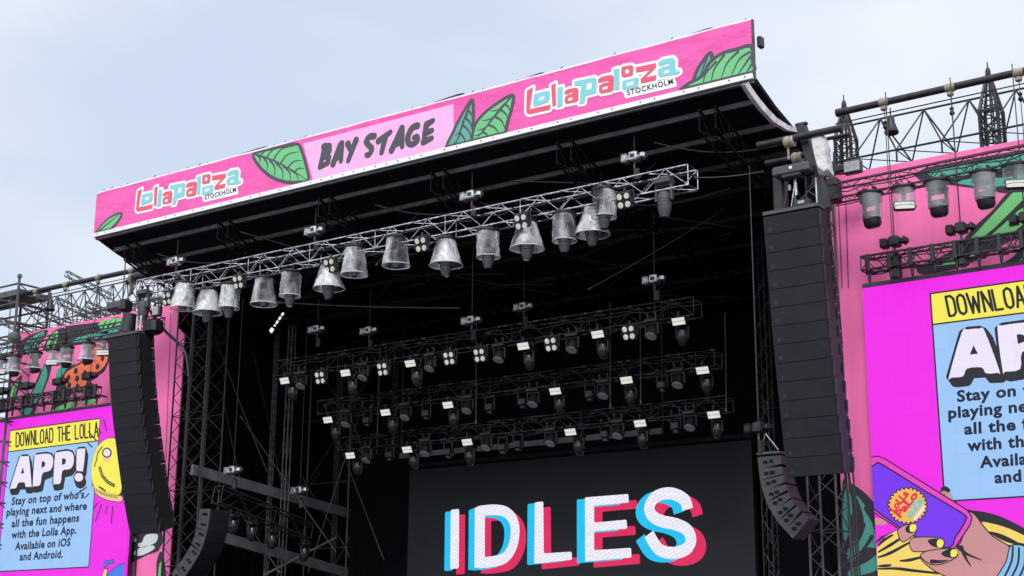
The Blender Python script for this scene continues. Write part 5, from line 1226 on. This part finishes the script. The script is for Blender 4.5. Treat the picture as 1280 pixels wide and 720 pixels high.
for (x, y, p_), d in zip([(2, 449, P_wst), (19, 444.6, P_wfl), (45, 440, P_wfl), (67.7, 437, P_wst), (84.4, 433, P_wfl), (110.4, 428.5, P_wfl), (131, 424.5, P_wst)],
        ['clear domed strobe cut by the left picture edge', 'clear domed moving light, second from the left picture edge', 'clear domed moving light above the pink and teal stripes of the left scrim', 'clear domed strobe in the middle of the left wing truss', 'clear domed moving light just left of the orange spotted shape', 'clear domed moving light over the orange spotted shape', 'clear domed strobe beside the tall left speakers']):
    place(p_, PY(x, y, Yw-.05), d, GL_, rz=random.uniform(-.5, .5) if p_ is P_wfl else R(25))
# lower trusses carrying the led walls
Yl = 32.85
def lowtruss(label, x0, x1, z, xs):
    t = truss('hanging_truss', label, 'lighting truss', (x0, Yl, z), (x1, Yl, z), .34, .34, black, .30, .03, .014, cables=True)
    for x in xs:
        m_ = MB(); m_.bbox((x, Yl-.2, z-.02), (.10, .08, .44), .015); m_.bbox((x, Yl+.05, z-.18), (.12, .5, .05), .01); m_.lathe([(.03, 0), (.05, -.06), (.035, -.24), (.015, -.30)], (x, Yl-.1, z-.20), 8); m_.build('bracket', black, t, True)
lowtruss('black low truss carrying the right led wall', -12.98, -4.6, 11.22, [PY(x, 330, Yl).x for x in (1088, 1115, 1142, 1170, 1198, 1226, 1254, 1282, 1310, 1340)])
lowtruss('black low truss carrying the left led wall', -48.6, -41.0, 11.0, [PY(x, 500, Yl).x for x in (-14, 3, 20, 33, 46, 59, 72, 85, 98, 111, 124)])
for (x, y), d in zip([(1118, 303), (1201, 286), (1281, 273)], ['black chain hoist on the right low truss, nearest the stage', 'black chain hoist on the right low truss, left of the green leaf', 'black chain hoist on the right low truss at the picture edge']):
    q = PY(x, y, Yl); o = place(P_hb, q, d, 'hoists over the right low truss'); MB().tube((0, 0, .12), (0, 0, 15.5-q.z), .014, 5).build('chain', black, o)
    MB().bbox((0, 0, -.62), (.24, .26, .62), .06).build('motor_body', black, o)
for (x, y), d in zip([(4, 489), (35, 482.5), (76, 477), (113, 470)], ['black chain hoist on the left low truss, at the picture edge', 'black chain hoist on the left low truss, second from the picture edge', 'black chain hoist on the left low truss, third from the picture edge', 'black chain hoist on the left low truss, over the orange spotted shape']):
    q = PY(x, y, Yl); o = place(P_hb, q, d, 'hoists over the left low truss'); MB().tube((0, 0, .12), (0, 0, 15.3-q.z), .012, 5).build('chain', black, o)
    MB().bbox((0, 0, -.55), (.22, .26, .5), .06).build('motor_body', black, o)
# sloping rafters and scaffold tower of the left wing
for i, (a, b, d) in enumerate([((18, 376), (98, 412), 'sloping rafter truss over the left scrim, nearest the picture edge'), ((73, 376), (128, 402), 'sloping rafter truss over the left scrim, beside the bell lamp'), ((83, 342), (140, 372), 'topmost sloping rafter over the left scrim, sticking up above the pipe'), ((108, 380), (160, 402), 'sloping rafter truss over the left scrim, nearest the tall speakers'), ((0, 400), (50, 424), 'lowest sloping rafter at the left picture edge')]):
    p, q = PY(a[0], a[1], 33.4), PY(b[0], b[1], 35.6); truss('rafter_truss', d, 'rafter', p, q, .14, .20, steel, .40, .018, .009)
tx0, tx1 = PY(-40, 360, 33.2).x, PY(24, 352, 33.2).x
t = thing('scaffold_tower', 'tall grey scaffold tower at the left picture edge', 'scaffold', ((tx0+tx1)/2, 34, 0))
zt_ = PY(25, 346, 33.2).z
for x in (tx0, (tx0+tx1)/2-.1, tx1):
    for y in (33.2, 34.6): MB().tube((x, y, 0), (x, y, zt_ if x != tx1 or y < 34 else zt_-.2), .055, 8).build('post', steel, t, True)
l = MB()
for z in [zt_-.25-.75*k for k in range(18)]:
    for y in (33.2, 34.6): l.tube((tx0, y, z), (tx1, y, z), .04); l.tube((tx0, y, z), (tx1, y, z-.75), .022)
    for x in (tx0, tx1): l.tube((x, 33.2, z), (x, 34.6, z), .04); l.tube((x, 33.2, z), (x, 34.6, z-.75), .022)
l.build('bracing', steel, t, True)
MB().box(((tx0+tx1)/2, 33.9, zt_-.55), (tx1-tx0, 1.3, .22)).build('platform', steel, t, True)
for x in (tx0, (tx0+tx1)/2-.1, tx1): MB().lathe([(.07, zt_-.04), (.09, zt_), (.08, zt_+.10), (.02, zt_+.12)], (x, 33.2, 0), 8).build('post_cap', steel, t, True)
t = thing('flood_light', 'pale flood light clamped to the scaffold at the left picture edge', 'flood light', PY(19, 420, 33))
c = PY(19, 420, 32.9); MB().lathe([(.10, .16), (.22, .05), (.26, -.14), (.24, -.18)], c, 14, Matrix.Rotation(.5, 3, 'Y')).build('shade', gcab, t, True, True); MB().tube(c+V((0, 0, .1)), c+V((0, .1, .4)), .03).build('bracket', black, t, True)
# rigging clutter at the left roof corner
t = thing('corner_winch', 'black winch drum with beige sling at the left roof corner', 'winch', PY(175, 345, 32))
c = PY(178, 345, 32); MB().tube(c-V((.3, 0, 0)), c+V((.42, 0, 0)), .17, 14).build('drum', black, t, True, True); MB().tube(c-V((.75, 0, .1)), c-V((.3, 0, 0)), .10, 10).build('gearbox', black, t, True, True)
m_ = MB(); m_.lathe([(.19, -.08), (.21, 0), (.19, .08)], c-V((.45, 0, .05)), 12, Matrix.Rotation(R(90), 3, 'Y')); m_.bbox(c-V((.45, .05, .40)), (.16, .14, .4), .05); m_.build('sling', sling, t, True, True)
for k in range(3): MB().tube(c+V((.1+.14*k, 0, .15)), c+V((.16+.16*k, .1, .75)), .04).build('standoff', steel, t, True)

# the fixture patterns themselves are not part of the scene
def drop(o):
    for c in list(o.children): drop(c)
    bpy.data.objects.remove(o)
for p_ in (P_flare, P_cone, P_strt, P_wing, P_wfl, P_wst, P_bare, P_bl, P_st, P_sp, P_wa, P_fr, P_hs, P_hb): drop(p_)
